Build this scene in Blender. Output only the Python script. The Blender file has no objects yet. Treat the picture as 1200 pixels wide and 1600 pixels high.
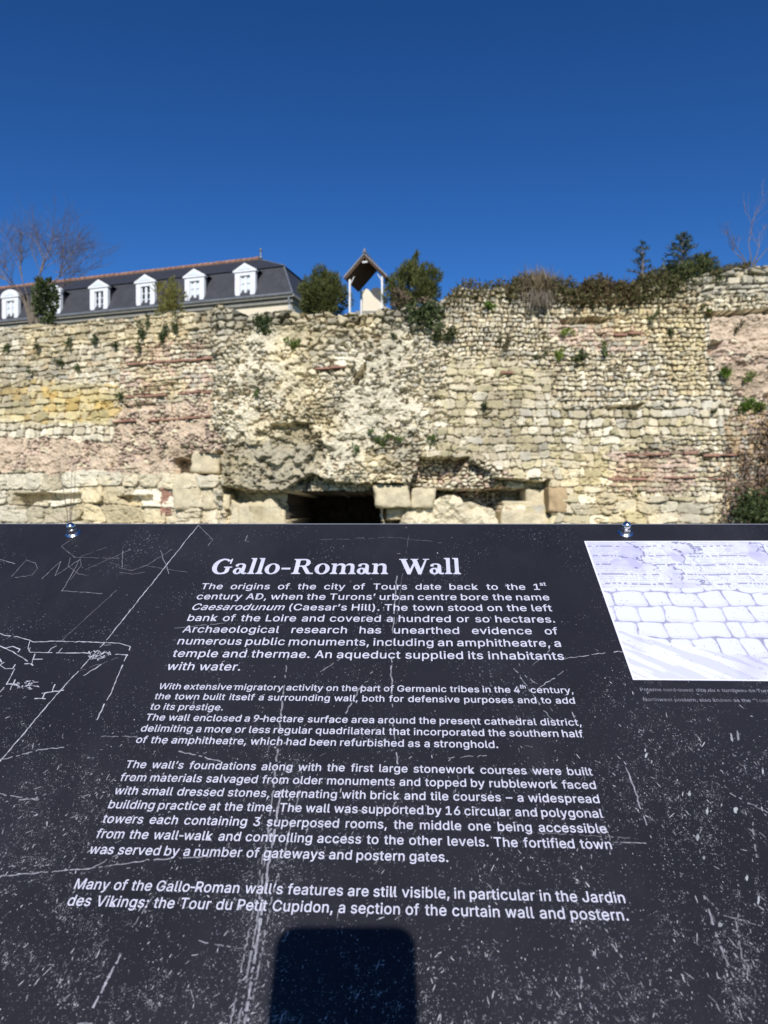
import bpy, math, random, os
import numpy as np
from mathutils import Vector, Matrix
R = math.radians
rng = np.random.default_rng(7)
random.seed(7)
scene = bpy.context.scene
COL = scene.collection

# ------------------------------------------------------------------ camera, sky, sun, exposure
F = 1080.0                      # focal length in photo pixels (1200 x 1600)
CZ = 1.5                        # lens height above the garden path
cam = bpy.data.cameras.new("camera")
cam.sensor_fit = 'VERTICAL'
cam.sensor_height = 9.6
cam.lens = 9.6 * F / 1600.0
cam.clip_start = 0.02
cam.clip_end = 5000
cam.dof.use_dof = True
cam.dof.focus_distance = 0.60
cam.dof.aperture_fstop = cam.lens / 1.75
camo = bpy.data.objects.new("camera", cam)
COL.objects.link(camo)
camo.location = (0, 0, CZ)
camo.rotation_euler = (R(90), 0, 0)
scene.camera = camo
scene.cycles.diffuse_bounces = 2

SUN_EL = 32.5
world = bpy.data.worlds.new("World")
scene.world = world
world.use_nodes = True
wn = world.node_tree
bg = wn.nodes["Background"]
sky = wn.nodes.new("ShaderNodeTexSky")
sky.sky_type = 'NISHITA'
sky.sun_disc = False
sky.sun_elevation = R(SUN_EL)
sky.sun_rotation = R(180)
sky.altitude = 600
sky.air_density = 1.0
sky.dust_density = 0.15
sky.ozone_density = 6.0
hs = wn.nodes.new("ShaderNodeHueSaturation")
hs.inputs['Saturation'].default_value = 1.15
hs.inputs['Hue'].default_value = 0.502
wn.links.new(sky.outputs[0], hs.inputs['Color'])
gm = wn.nodes.new("ShaderNodeGamma"); gm.inputs['Gamma'].default_value = 1.28
wn.links.new(hs.outputs[0], gm.inputs['Color']); wn.links.new(gm.outputs[0], bg.inputs['Color'])
bg.inputs['Strength'].default_value = 0.067

sun = bpy.data.lights.new("sun", 'SUN')
sun.energy = 4.9
sun.angle = R(0.5)
sun.color = (1.0, 0.96, 0.90)
suno = bpy.data.objects.new("sun", sun)
COL.objects.link(suno)
suno.rotation_euler = (R(90 - SUN_EL), 0, R(0.6))
suno.location = (0, -5, 10)

scene.view_settings.view_transform = 'Standard'
scene.view_settings.look = 'None'
scene.view_settings.exposure = 0.0
scene.view_settings.gamma = 1.0

# ------------------------------------------------------------------ helpers
def mesh_np(name, V, polys, mat=None, parent=None, col=None, smooth=False, ngon=None):
    """polys: int array (n,k) of equal-size faces, or list of index lists"""
    me = bpy.data.meshes.new(name)
    V = np.asarray(V, dtype=np.float32)
    if isinstance(polys, np.ndarray):
        n, k = polys.shape
        me.vertices.add(len(V)); me.vertices.foreach_set("co", V.ravel())
        me.loops.add(n * k); me.loops.foreach_set("vertex_index", polys.astype(np.int32).ravel())
        me.polygons.add(n)
        me.polygons.foreach_set("loop_start", (np.arange(n) * k).astype(np.int32))
        me.polygons.foreach_set("loop_total", np.full(n, k, np.int32))
        me.update(calc_edges=True)
        me.validate()
    else:
        me.from_pydata([tuple(map(float, v)) for v in V], [], [list(map(int, p)) for p in polys])
        me.update()
    if col is not None:
        at = me.color_attributes.new("Col", 'FLOAT_COLOR', 'POINT')
        c = np.ones((len(V), 4), np.float32); c[:, :3] = col
        at.data.foreach_set("color", c.ravel())
    if smooth:
        me.polygons.foreach_set("use_smooth", np.ones(len(me.polygons), bool))
    o = bpy.data.objects.new(name, me)
    COL.objects.link(o)
    if mat: me.materials.append(mat)
    if parent: o.parent = parent
    return o

def empty(name, loc=(0, 0, 0), rot=(0, 0, 0)):
    o = bpy.data.objects.new(name, None)
    o.empty_display_size = 0.2
    COL.objects.link(o); o.location = loc; o.rotation_euler = rot
    return o

def tag(o, label=None, cat=None, group=None, kind=None):
    if label: o["label"] = label
    if cat: o["category"] = cat
    if group: o["group"] = group
    if kind: o["kind"] = kind
    return o

class MB:
    def __init__(s): s.v = []; s.f = []
    def poly(s, pts):
        b = len(s.v); s.v += [tuple(p) for p in pts]; s.f.append(list(range(b, b + len(pts))))
    def box(s, a, b, M=None, jit=0):
        x0, y0, z0 = a; x1, y1, z1 = b
        pts = [(x0,y0,z0),(x1,y0,z0),(x1,y1,z0),(x0,y1,z0),(x0,y0,z1),(x1,y0,z1),(x1,y1,z1),(x0,y1,z1)]
        if jit: pts = [tuple(c + random.uniform(-jit, jit) for c in p) for p in pts]
        if M: pts = [tuple(M @ Vector(p)) for p in pts]
        k = len(s.v); s.v += pts
        s.f += [[k+i for i in q] for q in ((0,3,2,1),(4,5,6,7),(0,1,5,4),(1,2,6,5),(2,3,7,6),(3,0,4,7))]
    def prism(s, outline, y0, y1):
        """outline in (x,z), extruded along y"""
        n = len(outline); k = len(s.v)
        s.v += [(x, y0, z) for x, z in outline] + [(x, y1, z) for x, z in outline]
        s.f.append([k+i for i in range(n)]); s.f.append([k+n+i for i in reversed(range(n))])
        for i in range(n):
            j = (i+1) % n
            s.f.append([k+j, k+i, k+n+i, k+n+j])
    def tube(s, pts, rad, sides=5):
        pts = [Vector(p) for p in pts]; k = len(s.v)
        for i, p in enumerate(pts):
            t = (pts[min(i+1, len(pts)-1)] - pts[max(i-1, 0)]).normalized()
            a = t.orthogonal().normalized(); b = t.cross(a)
            r = rad[i] if hasattr(rad, '__len__') else rad
            for q in range(sides):
                an = 2*math.pi*q/sides
                s.v.append(tuple(p + a*(r*math.cos(an)) + b*(r*math.sin(an))))
        for i in range(len(pts)-1):
            for q in range(sides):
                q2 = (q+1) % sides
                s.f.append([k+i*sides+q, k+i*sides+q2, k+(i+1)*sides+q2, k+(i+1)*sides+q])
        s.f.append([k+q for q in reversed(range(sides))])
        s.f.append([k+(len(pts)-1)*sides+q for q in range(sides)])
    def lathe(s, prof, sides=20):
        k = len(s.v); n = len(prof)
        for r, z in prof:
            for q in range(sides):
                an = 2*math.pi*q/sides
                s.v.append((r*math.cos(an), r*math.sin(an), z))
        for i in range(n-1):
            for q in range(sides):
                q2 = (q+1) % sides
                s.f.append([k+i*sides+q, k+i*sides+q2, k+(i+1)*sides+q2, k+(i+1)*sides+q])
        s.f.append([k+q for q in reversed(range(sides))]); s.f.append([k+(n-1)*sides+q for q in range(sides)])
    def build(s, name, mat, parent=None, smooth=False, bevel=0):
        o = mesh_np(name, s.v, s.f, mat, parent, smooth=smooth)
        if bevel:
            m = o.modifiers.new("bevel", 'BEVEL'); m.width = bevel; m.segments = 2; m.limit_method = 'ANGLE'
        return o

def mat(name, base=(.5,.5,.5), rough=.8, spec=.3, metal=0, vcol=False, noise=None, bump=None, trans=0, var=0.25):
    m = bpy.data.materials.new(name); m.use_nodes = True
    nt = m.node_tree; N = nt.nodes; L = nt.links; b = N["Principled BSDF"]
    b.inputs['Roughness'].default_value = rough
    b.inputs['Specular IOR Level'].default_value = spec
    b.inputs['Metallic'].default_value = metal
    tc = N.new("ShaderNodeTexCoord")
    if vcol:
        a = N.new("ShaderNodeVertexColor"); a.layer_name = "Col"; src = a.outputs['Color']
    else:
        a = N.new("ShaderNodeRGB"); a.outputs[0].default_value = (*base, 1); src = a.outputs[0]
    if noise:
        nz = N.new("ShaderNodeTexNoise"); nz.inputs['Scale'].default_value = noise; nz.inputs['Detail'].default_value = 6
        nz.inputs['Roughness'].default_value = .65
        L.new(tc.outputs['Object'], nz.inputs['Vector'])
        mr = N.new("ShaderNodeMapRange"); mr.inputs[1].default_value = .3; mr.inputs[2].default_value = .7
        mr.inputs[3].default_value = 1-var; mr.inputs[4].default_value = 1+var
        L.new(nz.outputs['Fac'], mr.inputs[0])
        mx = N.new("ShaderNodeVectorMath"); mx.operation = 'SCALE'
        L.new(src, mx.inputs[0]); L.new(mr.outputs[0], mx.inputs['Scale'])
        src = mx.outputs[0]
    L.new(src, b.inputs['Base Color'])
    if bump:
        n2 = N.new("ShaderNodeTexNoise"); n2.inputs['Scale'].default_value = bump[0]; n2.inputs['Detail'].default_value = 5
        L.new(tc.outputs['Object'], n2.inputs['Vector'])
        bp = N.new("ShaderNodeBump"); bp.inputs['Strength'].default_value = bump[1]; bp.inputs['Distance'].default_value = bump[2]
        L.new(n2.outputs['Fac'], bp.inputs['Height']); L.new(bp.outputs[0], b.inputs['Normal'])
    if trans:
        tr = N.new("ShaderNodeBsdfTranslucent"); L.new(src, tr.inputs['Color'])
        ms = N.new("ShaderNodeMixShader"); ms.inputs[0].default_value = trans
        L.new(b.outputs[0], ms.inputs[1]); L.new(tr.outputs[0], ms.inputs[2])
        L.new(ms.outputs[0], N["Material Output"].inputs['Surface'])
    return m

# numpy noise -----------------------------------------------------------------
def H(i, j, s=0):
    h = (np.asarray(i).astype(np.int64)*374761393 + np.asarray(j).astype(np.int64)*668265263 + int(s)*1274126177) & 0xFFFFFFFF
    h = ((h ^ (h >> 13)) * 1274126177) & 0xFFFFFFFF
    h = ((h ^ (h >> 16)) * 2246822519) & 0xFFFFFFFF
    h = h ^ (h >> 15)
    return (h & 0xFFFFFF) / float(0x1000000)
def vn(x, y, s=0):
    i = np.floor(x); j = np.floor(y); fx = x-i; fy = y-j
    fx = fx*fx*(3-2*fx); fy = fy*fy*(3-2*fy)
    return (H(i,j,s)*(1-fx)+H(i+1,j,s)*fx)*(1-fy)+(H(i,j+1,s)*(1-fx)+H(i+1,j+1,s)*fx)*fy
def fbm(x, y, s=0, o=4):
    r = 0; a = .5; t = 0
    for k in range(o):
        r = r + a*vn(x*2**k+k*17.3, y*2**k+k*9.1, s+k); t += a; a *= .5
    return r/t
def sstep(a, b, x):
    t = np.clip((x-a)/(b-a), 0, 1); return t*t*(3-2*t)
def inpoly(px, py, poly):
    r = np.zeros(px.shape, bool); n = len(poly)
    for a in range(n):
        x1, y1 = poly[a]; x2, y2 = poly[(a+1) % n]
        if y1 == y2: continue
        c = ((y1 > py) != (y2 > py)) & (px < (x2-x1)*(py-y1)/(y2-y1)+x1)
        r ^= c
    return r
def lin(*c):
    return np.array([(x/255/12.92 if x/255 <= .04045 else ((x/255+.055)/1.055)**2.4) for x in c])

# ------------------------------------------------------------------ ground
M_ground = mat("garden_lawn", (.045,.065,.022), .95, .1, noise=3, bump=(60,.5,.02))
M_terr = mat("terrace_earth", (.10,.10,.05), .95, .1, noise=2)
def sheet(name, x0, x1, y0, y1, z, m):
    return mesh_np(name, [(x0,y0,z),(x1,y0,z),(x1,y1,z),(x0,y1,z)], [[0,1,2,3]], m)
tag(sheet("ground", -1500, 1500, -1500, 1500, 0, M_ground), kind='structure')

# ------------------------------------------------------------------ Roman wall: one relief, every stone modelled in the height field
def wallY(X):
    t = -2.3 - X
    soft = np.where(t > 6, t, np.log1p(np.exp(np.clip(t*2.2, -40, 40)))/2.2)
    t2 = X - 6.0
    soft2 = np.log1p(np.exp(np.clip(t2*2, -40, 40)))/2
    return 14.5 + 0.325*soft - 0.10*soft2
DX = 0.0115
gx = np.arange(-14.6, 10.9, DX); gz = np.arange(-0.1, 7.4, DX)
X, Z = np.meshgrid(gx, gz)
Y0 = wallY(X)
PX = 600 + F*X/Y0; PY = 800 - F*(Z-CZ)/Y0
wa = fbm(X*1.3, Z*1.3, 11, 4) - .5
wb = fbm(X*1.3+40, Z*1.3, 12, 4) - .5
wf = fbm(X*7, Z*7, 14, 3) - .5
wg = fbm(X*7+9, Z*7+31, 15, 3) - .5
QX = PX + 26*wa + 9*wf; QY = PY + 18*wb + 9*wg

def coursed(X, Z, h, w, seed, warp=.35, hv=.35, wv=.45, rnd=3.0):
    Zw = Z + warp*h*(2*fbm(X*.9/max(h*4,.4), Z*.5/max(h*4,.4), seed+5, 3)-1)*2 + .12*h*(2*vn(X/w*.9, Z/h*.5, seed+9)-1)*2
    Xw = X + .10*w*(2*vn(X*2/w, Z*1.3/h, seed+8)-1)*2
    nr = int(12/h)
    rr = np.random.default_rng(seed)
    bnd = np.cumsum(h*(1+hv*(rr.random(nr)*2-1))) - 2.0
    row = np.searchsorted(bnd, Zw)
    row = np.clip(row, 1, nr-1)
    zb = bnd[row-1]; zt = bnd[row]
    wr = w*(.75+.6*H(row, 3, seed))
    u = Xw/wr + 57.3*H(row, 1, seed)
    i = np.floor(u)
    bl = lambda q: q + wv*(H(q, row, seed+2)-.5)*1.7
    i = np.where(u < bl(i), i-1, i); i = np.where(u >= bl(i+1), i+1, i)
    l = bl(i); r = bl(i+1)
    hw = (r-l)*.5*wr; cx = (u-(l+r)*.5)*wr; hh = (zt-zb)*.5; cz = Zw-(zt+zb)*.5
    ex = hw-np.abs(cx); ez = hh-np.abs(cz)
    rad = np.minimum(hh, hw)*.55
    qx = np.maximum(rad-ex, 0); qz = np.maximum(rad-ez, 0)
    e = rad-np.hypot(qx, qz)          # rounded-corner inner distance
    tilt = (H(i,row,seed+23)-.5)*.5*cx + (H(i,row,seed+24)-.62)*.6*cz
    return e, H(i, row, seed+20), H(i, row, seed+21), H(i, row, seed+22), np.clip(tilt, -.05, .05)
def rubble(X, Z, s, seed, asp=1.35):
    x = X/(s*asp) + .5*(fbm(X*2/s*.3, Z*2/s*.3, seed+3, 2)-.5); y = Z/s + .5*(fbm(X*2/s*.3+5, Z*2/s*.3, seed+4, 2)-.5)
    i = np.floor(x); j = np.floor(y)
    f1 = np.full(x.shape, 9.); f2 = np.full(x.shape, 9.); bi = np.zeros(x.shape); bj = np.zeros(x.shape); tl = np.zeros(x.shape)
    for a in (-1,0,1):
        for b in (-1,0,1):
            ci = i+a; cj = j+b
            d = np.hypot(ci+.1+.8*H(ci,cj,seed)-x, cj+.1+.8*H(ci,cj,seed+1)-y)
            d = d + .18*H(ci, cj, seed+6)
            m = d < f1
            f2 = np.where(m, f1, np.minimum(f2, d))
            tl = np.where(m, (H(ci,cj,seed+23)-.5)*.9*(x-ci-.5)*s + (H(ci,cj,seed+24)-.65)*.9*(y-cj-.5)*s, tl); bi = np.where(m, ci, bi); bj = np.where(m, cj, bj); f1 = np.where(m, d, f1)
    return (f2-f1)*s*.5, H(bi,bj,seed+20), H(bi,bj,seed+21), H(bi,bj,seed+22), np.clip(tl, -.07, .07)

n1 = fbm(X*.7, Z*.7, 31, 5); n2 = fbm(X*2.5, Z*2.5, 32, 5); n3 = fbm(X*9, Z*9, 33, 4); n4 = fbm(X*25, Z*25, 34, 2)

# palettes (albedo)
CREAM = np.array([.60,.525,.37]); WARM = np.array([.53,.43,.285]); GREY = np.array([.46,.425,.34]); PALE = np.array([.69,.625,.475])
YEL = np.array([.56,.49,.31]); OCHRE = np.array([.56,.43,.21]); PINK = np.array([.52,.405,.315]); DKG = np.array([.20,.19,.15]); MORT = np.array([.42,.365,.275])
BROWN = np.array([.32,.24,.15])
def stonecol(h1, h2, h3, pal, wts):
    cum = np.cumsum(wts)/np.sum(wts)
    idx = np.searchsorted(cum, h1*.999999)
    c = np.array(pal)[idx]
    return c*(.80+.38*h2)[..., None]

D = np.zeros_like(X); C = np.zeros(X.shape+(3,))
def paint(mask, st, amp, rnd, pal, wts, mort, mdepth=.045, jit=.03, mw=.010, rough=.012, bigrough=.0):
    e, h1, h2, h3, tl = st
    e = e[mask] + .010*(n4[mask]-.5)*2 + .008*(n3[mask]-.5)*2
    p = np.clip(e/(rnd*.5), 0, 1); p = 1-(1-p)**2
    lost = h3[mask] > .94
    d = amp*p + jit*(h3[mask]-.5)*2
    d = d + tl[mask]*p - mdepth*sstep(mw*.9, mw*.1, e)
    d = np.where(lost, d-.06, d)
    d = d + rough*(n3[mask]-.5)*4*.6 + bigrough*(n2[mask]-.5)*2
    c = stonecol(h1[mask], h2[mask], h3[mask], pal, wts)
    mm = sstep(mw, mw*.3, e + .012*(n4[mask]-.5))[:, None]
    c = c*(1-mm) + mort*mm
    D[mask] = d; C[mask] = c

ALL = np.ones(X.shape, bool)
S_rub = rubble(X, Z, .088, 101)
S_rub2 = rubble(X, Z, .135, 131, 1.45)
S_cob = coursed(X, Z, .108, .098, 201, .16, .22, .4)
S_cob2 = coursed(X, Z, .095, .11, 211, .18, .25)
S_ash = coursed(X, Z, .178, .205, 221, .02, .2, .42)
S_ash2 = coursed(X, Z, .27, .42, 231, .04, .2, .4)
S_left = coursed(X, Z, .125, .17, 241, .09, .4, .5)
S_big = coursed(X, Z, .42, .70, 251, .03, .2, .4)

# default: cobble courses; then zones, from the photograph's layout
paint(ALL, S_cob, .05, .035, [CREAM, PALE, GREY, WARM, YEL], [5,3,1.2,1.2,1], MORT*.62, mdepth=.065, mw=.014)
paint(QX < 345, S_left, .045, .045, [CREAM, PALE, GREY, WARM], [5,3,1,1], MORT*1.15, mdepth=.03, rough=.02)
core = (QX > 335) & (QX < 690 + 18*np.sin(PY*.05)) & (QY < 900)
paint(core, S_rub, .06, .05, [PALE, CREAM, GREY, WARM], [4,4,1.3,.7], PALE*.8, bigrough=.06, rough=.03, jit=.025)
core2 = core & (fbm(X*1.1, Z*1.1, 77, 3) > .58)
paint(core2, S_rub2, .07, .06, [PALE, CREAM, GREY], [4,4,1], PALE*.85, bigrough=.07, rough=.03, jit=.03)
smear = core & (fbm(X*.9+3, Z*.7, 78, 4) + .35*(n3-.5) + .11*np.exp(-(((QX-560)/90)**2+((QY-655)/85)**2)) + .07*np.exp(-(((QX-500)/60)**2+((QY-545)/40)**2)) > .565)      # lime mortar core with hardly any stones showing
D[smear] = .05 + .16*(n2[smear]-.5) + .09*(n3[smear]-.5) + .05*(n4[smear]-.5)
C[smear] = (PALE*.72+CREAM*.24)[None]*(.80+.4*n3[smear])[:, None]
paint((QX > 335) & (QX < 690) & (QY < 515), S_rub2, .09, .07, [GREY, PALE, CREAM, DKG*1.5], [3,3,2,1], MORT*.8, bigrough=.1, jit=.05)
paint((QX < 195) & (QY > 598) & (QY < 664), S_ash, .045, .045, [YEL, OCHRE*1.05, CREAM], [4,1.2,2], WARM*.9, mdepth=.03, mw=.008)
paint((QX < 190) & (QY > 660) & (QY < 684), S_ash, .05, .05, [PALE, CREAM], [3,1], MORT)
pk = (QX < 345) & (QY > 684) & (QY < 742)
paint(pk, S_rub, .03, .05, [PINK, CREAM, PINK*1.1], [3,1.6,2], PINK*.95, bigrough=.12, rough=.04)
pkm = pk & (fbm(X*2.2, Z*3, 95, 4) > .47)
D[pkm] = .03 + .16*(n2[pkm]-.5) + .10*(n3[pkm]-.5) + .05*(n4[pkm]-.5)
C[pkm] = (PINK*.62+WARM*.45)[None]*(.8+.4*n3[pkm])[:, None]
pinkcob = inpoly(QX, QY, [(197,535),(337,530),(337,705),(270,712),(190,690),(182,655)])
paint(pinkcob, S_cob2, .05, .035, [PINK*1.1, CREAM, PALE, GREY], [2.2,3,2,1], PINK*.9, bigrough=.06)
pinkb = inpoly(QX, QY, [(185,632),(337,624),(337,705),(270,712),(185,690)])
paint(pinkb, S_rub, .045, .04, [PINK*1.05, CREAM, PINK*.85], [3,2,1], PINK*.85, bigrough=.12, rough=.05)
pkm = pinkb & (fbm(X*2.2+9, Z*3, 96, 4) > .52)
D[pkm] = .03 + .16*(n2[pkm]-.5) + .12*(n3[pkm]-.5) + .05*(n4[pkm]-.5)
C[pkm] = (PINK*.6+WARM*.46)[None]*(.8+.4*n3[pkm])[:, None]
paint((QX < 350) & (QY > 738), S_big, .05, .06, [PALE, CREAM, CREAM*.95], [3,3,1], MORT, rough=.03, bigrough=.06)
paint((PX < 700) & (QX >= 345) & (QY > 770), S_big, .05, .08, [PALE, CREAM], [2,3], CREAM*.7, rough=.04, bigrough=.09)
RX = QX + 60*(n2-.5); RY = QY + 22*(n3-.5)
ash = inpoly(RX, RY, [(692,566),(750,560),(868,574),(884,640),(1000,662),(992,700),(944,745),(946,830),(850,830),(735,745),(656,712),(662,655),(700,600)])
paint(ash, S_ash, .032, .03, [PALE, CREAM, YEL, GREY*1.15], [2.6,4,3,.5], MORT*1.1, mdepth=.03, jit=.022, mw=.008)
ashy = inpoly(RX, RY, [(690,560),(868,570),(880,640),(800,655),(700,680)])
paint(ashy & ash, S_ash, .045, .04, [YEL, CREAM, PALE*.9], [4,3,1], MORT*1.05, mdepth=.03, jit=.022, mw=.008)
ash3 = inpoly(RX, RY, [(800,640),(1130,628),(1135,680),(1000,690),(800,672)])
paint(ash3, S_ash, .055, .05, [GREY*1.2, CREAM, PALE, YEL*.9], [1.4,3,2,1.4], MORT*.85, jit=.035, mw=.008)
paint((QX > 862) & (QX < 1132) & (QY > 772), S_ash2, .05, .05, [CREAM, YEL, PALE], [4,2,3], MORT*1.1, mdepth=.03, mw=.008)
pinkr = inpoly(RX, RY, [(950,704),(1092,700),(1096,760),(1060,768),(945,762)])
paint(pinkr, S_cob2, .035, .035, [PINK*1.15, PINK, CREAM], [3,2,2], PINK)
pmort = inpoly(QX, QY, [(1108,494),(1130,488),(1260,492),(1260,640),(1150,622),(1112,566)])
paint(pmort, S_rub, .03, .05, [PINK*1.12, PINK, PALE], [3,2,1], PINK*1.1, bigrough=.16, rough=.05)
pm2 = inpoly(QX, QY, [(860,505),(1010,508),(1010,545),(930,552),(850,530)])
paint(pm2, S_cob2, .04, .035, [PINK*1.1, CREAM, GREY], [3,2,1], PINK)
pkm = pmort & (fbm(X*1.8+5, Z*2.6, 97, 4) > .42)
D[pkm] = .03 + .26*(n2[pkm]-.5) + .12*(n3[pkm]-.5) + .05*(n4[pkm]-.5)
C[pkm] = (PINK*.75+WARM*.33)[None]*(.8+.4*n3[pkm])[:, None]
lowrub = inpoly(QX, QY, [(640,712),(735,716),(800,742),(800,800),(640,800)])
paint(lowrub, S_rub, .08, .05, [PINK*1.15, PALE, CREAM], [2,3,2], BROWN, bigrough=.08, jit=.05)
paint((QX > 1085) & (QY < 462), S_left, .07, .06, [GREY, PALE*.8, CREAM*.8], [3,2,2], DKG, jit=.06)
paint((QX > 1130) & (QY > 640), S_cob, .05, .035, [BROWN*1.4, CREAM*.8, GREY, PINK*.8], [3,2,1,2], BROWN)
# lower-centre fallen rocks in front of the hollow
rocks = inpoly(QX, QY, [(632,800),(660,782),(700,770),(742,778),(780,790),(785,850),(600,850)])
paint(rocks, S_big, .03, .12, [CREAM, PALE], [1,1], CREAM*.9, bigrough=.16, rough=.04)

# weathering with its own shape: grey crust below the crown, ochre and dark stains
TOPP = np.interp(PX, [-400,-200,0,60,130,200,300,350,357,440,470,540,570,600,660,690,705,722,790,840,900,1000,1090,1130,1160,1200,1300,1600],
                     [545,530,515,506,500,494,488,486,494,493,497,498,496,491,482,472,464,454,452,458,460,456,436,430,421,416,412,404])
crust = sstep(46, 2, PY-TOPP + 40*(n2-.5))*(.55+.45*(QX < 560))
k = (crust*.42)[..., None]
C = C*(1-k) + C*np.array([.52,.52,.50])*k
st = sstep(.56, .70, fbm(X*.8+7, Z*1.4, 41, 5))[..., None]
C = C*(1-.42*st) + C*np.array([.42,.40,.36])*.42*st
gre = inpoly(QX, QY, [(345,690),(425,690),(480,655),(505,700),(475,765),(345,765)]) * .72
C = C*(1-gre[..., None]) + C*np.array([.46,.45,.42])*gre[..., None]
ocp = sstep(0,14,PY-600)*sstep(668,650,PY)*sstep(205,150,PX)*sstep(.36,.60,fbm(X*.9+2, Z*1.6, 44, 4))
C = C*(1 + ocp[..., None]*np.array([.0,-.06,-.27]))
gst = sstep(.50,.66,fbm(X*1.1+11, Z*1.3, 45, 5))*((QX > 335) & (QX < 640)) + .8*inpoly(QX, QY, [(425,585),(482,580),(485,690),(425,690)])
gst = np.clip(gst,0,1)[..., None]*.27; C = C*(1-gst) + C*np.array([.62,.63,.64])*gst
och = sstep(.5, .66, fbm(X*.6+21, Z*.9, 43, 4)) * ((QX > 40) & (QX < 1100))
C = C*(1 + och[..., None]*np.array([.03,-.01,-.12]))
C = C*(.9+.22*n3+.12*(n4-.5))[..., None]

pit = sstep(.63, .70, fbm(X*6.5, Z*9, 91, 3))*np.where((QX > 335) & (QX < 700), 1.0, .35)
pit = np.where(inpoly(QX, QY, [(340,688),(470,660),(505,700),(490,750),(440,766),(340,765)]), sstep(.47,.60,fbm(X*5, Z*7, 92, 3))*1.5, pit)
D -= .09*pit
crk = np.abs(fbm(X*.75, Z*4.2, 93, 4)-.5) < .0085
crk &= fbm(X*.5+4, Z*.8, 94, 3) > .46
D -= .10*crk
D += .20*(fbm(X*1.5+8, Z*2.0, 98, 3)-.5)*((QX > 335) & (QX < 700))
HX = PX + 7*wf + 7*wa; HY = PY + 6*wg + 5*wb
# large relief: bulges, hollows, ledges, the cave
D += .16*(n1-.5)
D += .14*sstep(0, 12, QX-335)*sstep(700, 560, QX)
def hollow(poly, depth, soft=None):
    global D
    m = inpoly(HX, HY, poly)
    D = np.where(m, D-depth, D)
hollow([(272,716),(300,708),(338,708),(347,703),(347,742),(272,742)], .60)
hollow([(347,762),(442,766),(482,740),(508,748),(560,755),(642,755),(655,714),(735,713),(737,722),(765,738),(770,748),(858,750),(861,900),(600,900),(347,900)], .50)
hollow([(655,714),(736,714),(738,726),(775,742),(775,762),(655,764)], -.24)
hollow([(600,764),(655,766),(800,763),(858,762),(861,900),(600,900)], .95)
hollow([(347,763),(400,768),(444,768),(444,800),(400,784),(347,786)], .5)
hollow([(655,714),(734,714),(720,742),(690,760),(655,745)], .40)
hollow([(444,768),(590,768),(604,900),(440,900)], 5.5)
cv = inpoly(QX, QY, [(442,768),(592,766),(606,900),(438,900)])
C[cv] = np.array([.07,.06,.05])  # cave interior painted near-black: its shade is put into the colour
hollow([(780,760),(855,762),(855,900),(778,900)], .15)
m = inpoly(QX, QY, [(632,808),(660,788),(672,785),(690,778),(715,777),(728,788),(748,786),(780,797),(785,860),(600,860)]); D = np.where(m, np.maximum(D, -.22+.40*(n2-.5)+.16*(n3-.5)), D)
m = inpoly(QX, QY, [(790,790),(850,786),(850,860),(785,860)]); D = np.where(m, np.maximum(D, -.22+.08*(n2-.5)), D)
m = inpoly(QX, QY, [(358,784),(420,780),(440,812),(445,860),(350,860)]); D = np.where(m, np.maximum(D, -.10+.1*(n2-.5)), D)
hollow([(22,772),(70,768),(125,770),(126,780),(60,783),(40,800),(24,796)], .6)
hollow([(183,776),(240,774),(245,790),(195,790)], .25)
hollow([(424,663),(481,661),(478,670),(440,674),(424,673)], .34)
hollow([(470,735),(500,690),(520,700),(500,750)], .12)
hollow([(548,600),(568,570),(575,580),(556,606)], .3)
hollow([(876,501),(954,495),(960,500),(930,508),(878,510)], .34)
hollow([(1106,486),(1260,478),(1260,488),(1170,492),(1106,495)], .36)
hollow([(945,634),(1005,630),(1000,639),(950,643)], .32)
hollow([(1105,535),(1130,530),(1128,545),(1108,560)], .3)
hollow([(285,540),(335,540),(335,548),(285,548)], .10)
hollow([(195,634),(240,630),(240,640),(198,644)], .10)
hollow([(1085,712),(1110,706),(1110,720),(1090,722)], .1)
# fill of mouth floor behind, ragged crown
topZ = CZ + (800-TOPP)/F*Y0
ex = Z - (topZ + .10*(vn(X*4, X*0, 51)-.5) + .16*(vn(X*1.5, X*0, 52)-.5))
over = ex > 0
Zf = np.where(over, Z - ex*.93 + .05*D, Z)
Yf = Y0 - D + np.where(over, ex*1.5, 0)
Yf = np.where(Z < .05, Yf, Yf)
nr, nc = X.shape
V = np.stack([X, Yf, Zf], -1).reshape(-1, 3)
idx = np.arange(nr*nc).reshape(nr, nc)
Q = np.stack([idx[:-1,:-1], idx[:-1,1:], idx[1:,1:], idx[1:,:-1]], -1).reshape(-1, 4)
exq = ex.reshape(-1)[Q].min(1)
keep = exq < .9
Q = Q[keep]
used = np.zeros(nr*nc, bool); used[Q.ravel()] = True
remap = np.cumsum(used)-1
V2 = V[used]; Q = remap[Q]
M_wall = mat("ruin_stone", vcol=True, rough=.95, spec=.08, noise=28, bump=(70,.5,.012), var=.2)
root_wall = empty("ruined_wall", (0, 14.5, 0))
tag(root_wall, "ruined Roman curtain wall of pale rubble and brick bands with a dark cave mouth", "wall")
def child_world(o, root):
    o.parent = root; o.matrix_parent_inverse = root.matrix_world.inverted(); return o
bpy.context.view_layer.update()
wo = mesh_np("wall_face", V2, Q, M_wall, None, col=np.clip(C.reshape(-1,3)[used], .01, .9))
child_world(wo, root_wall)

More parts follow.
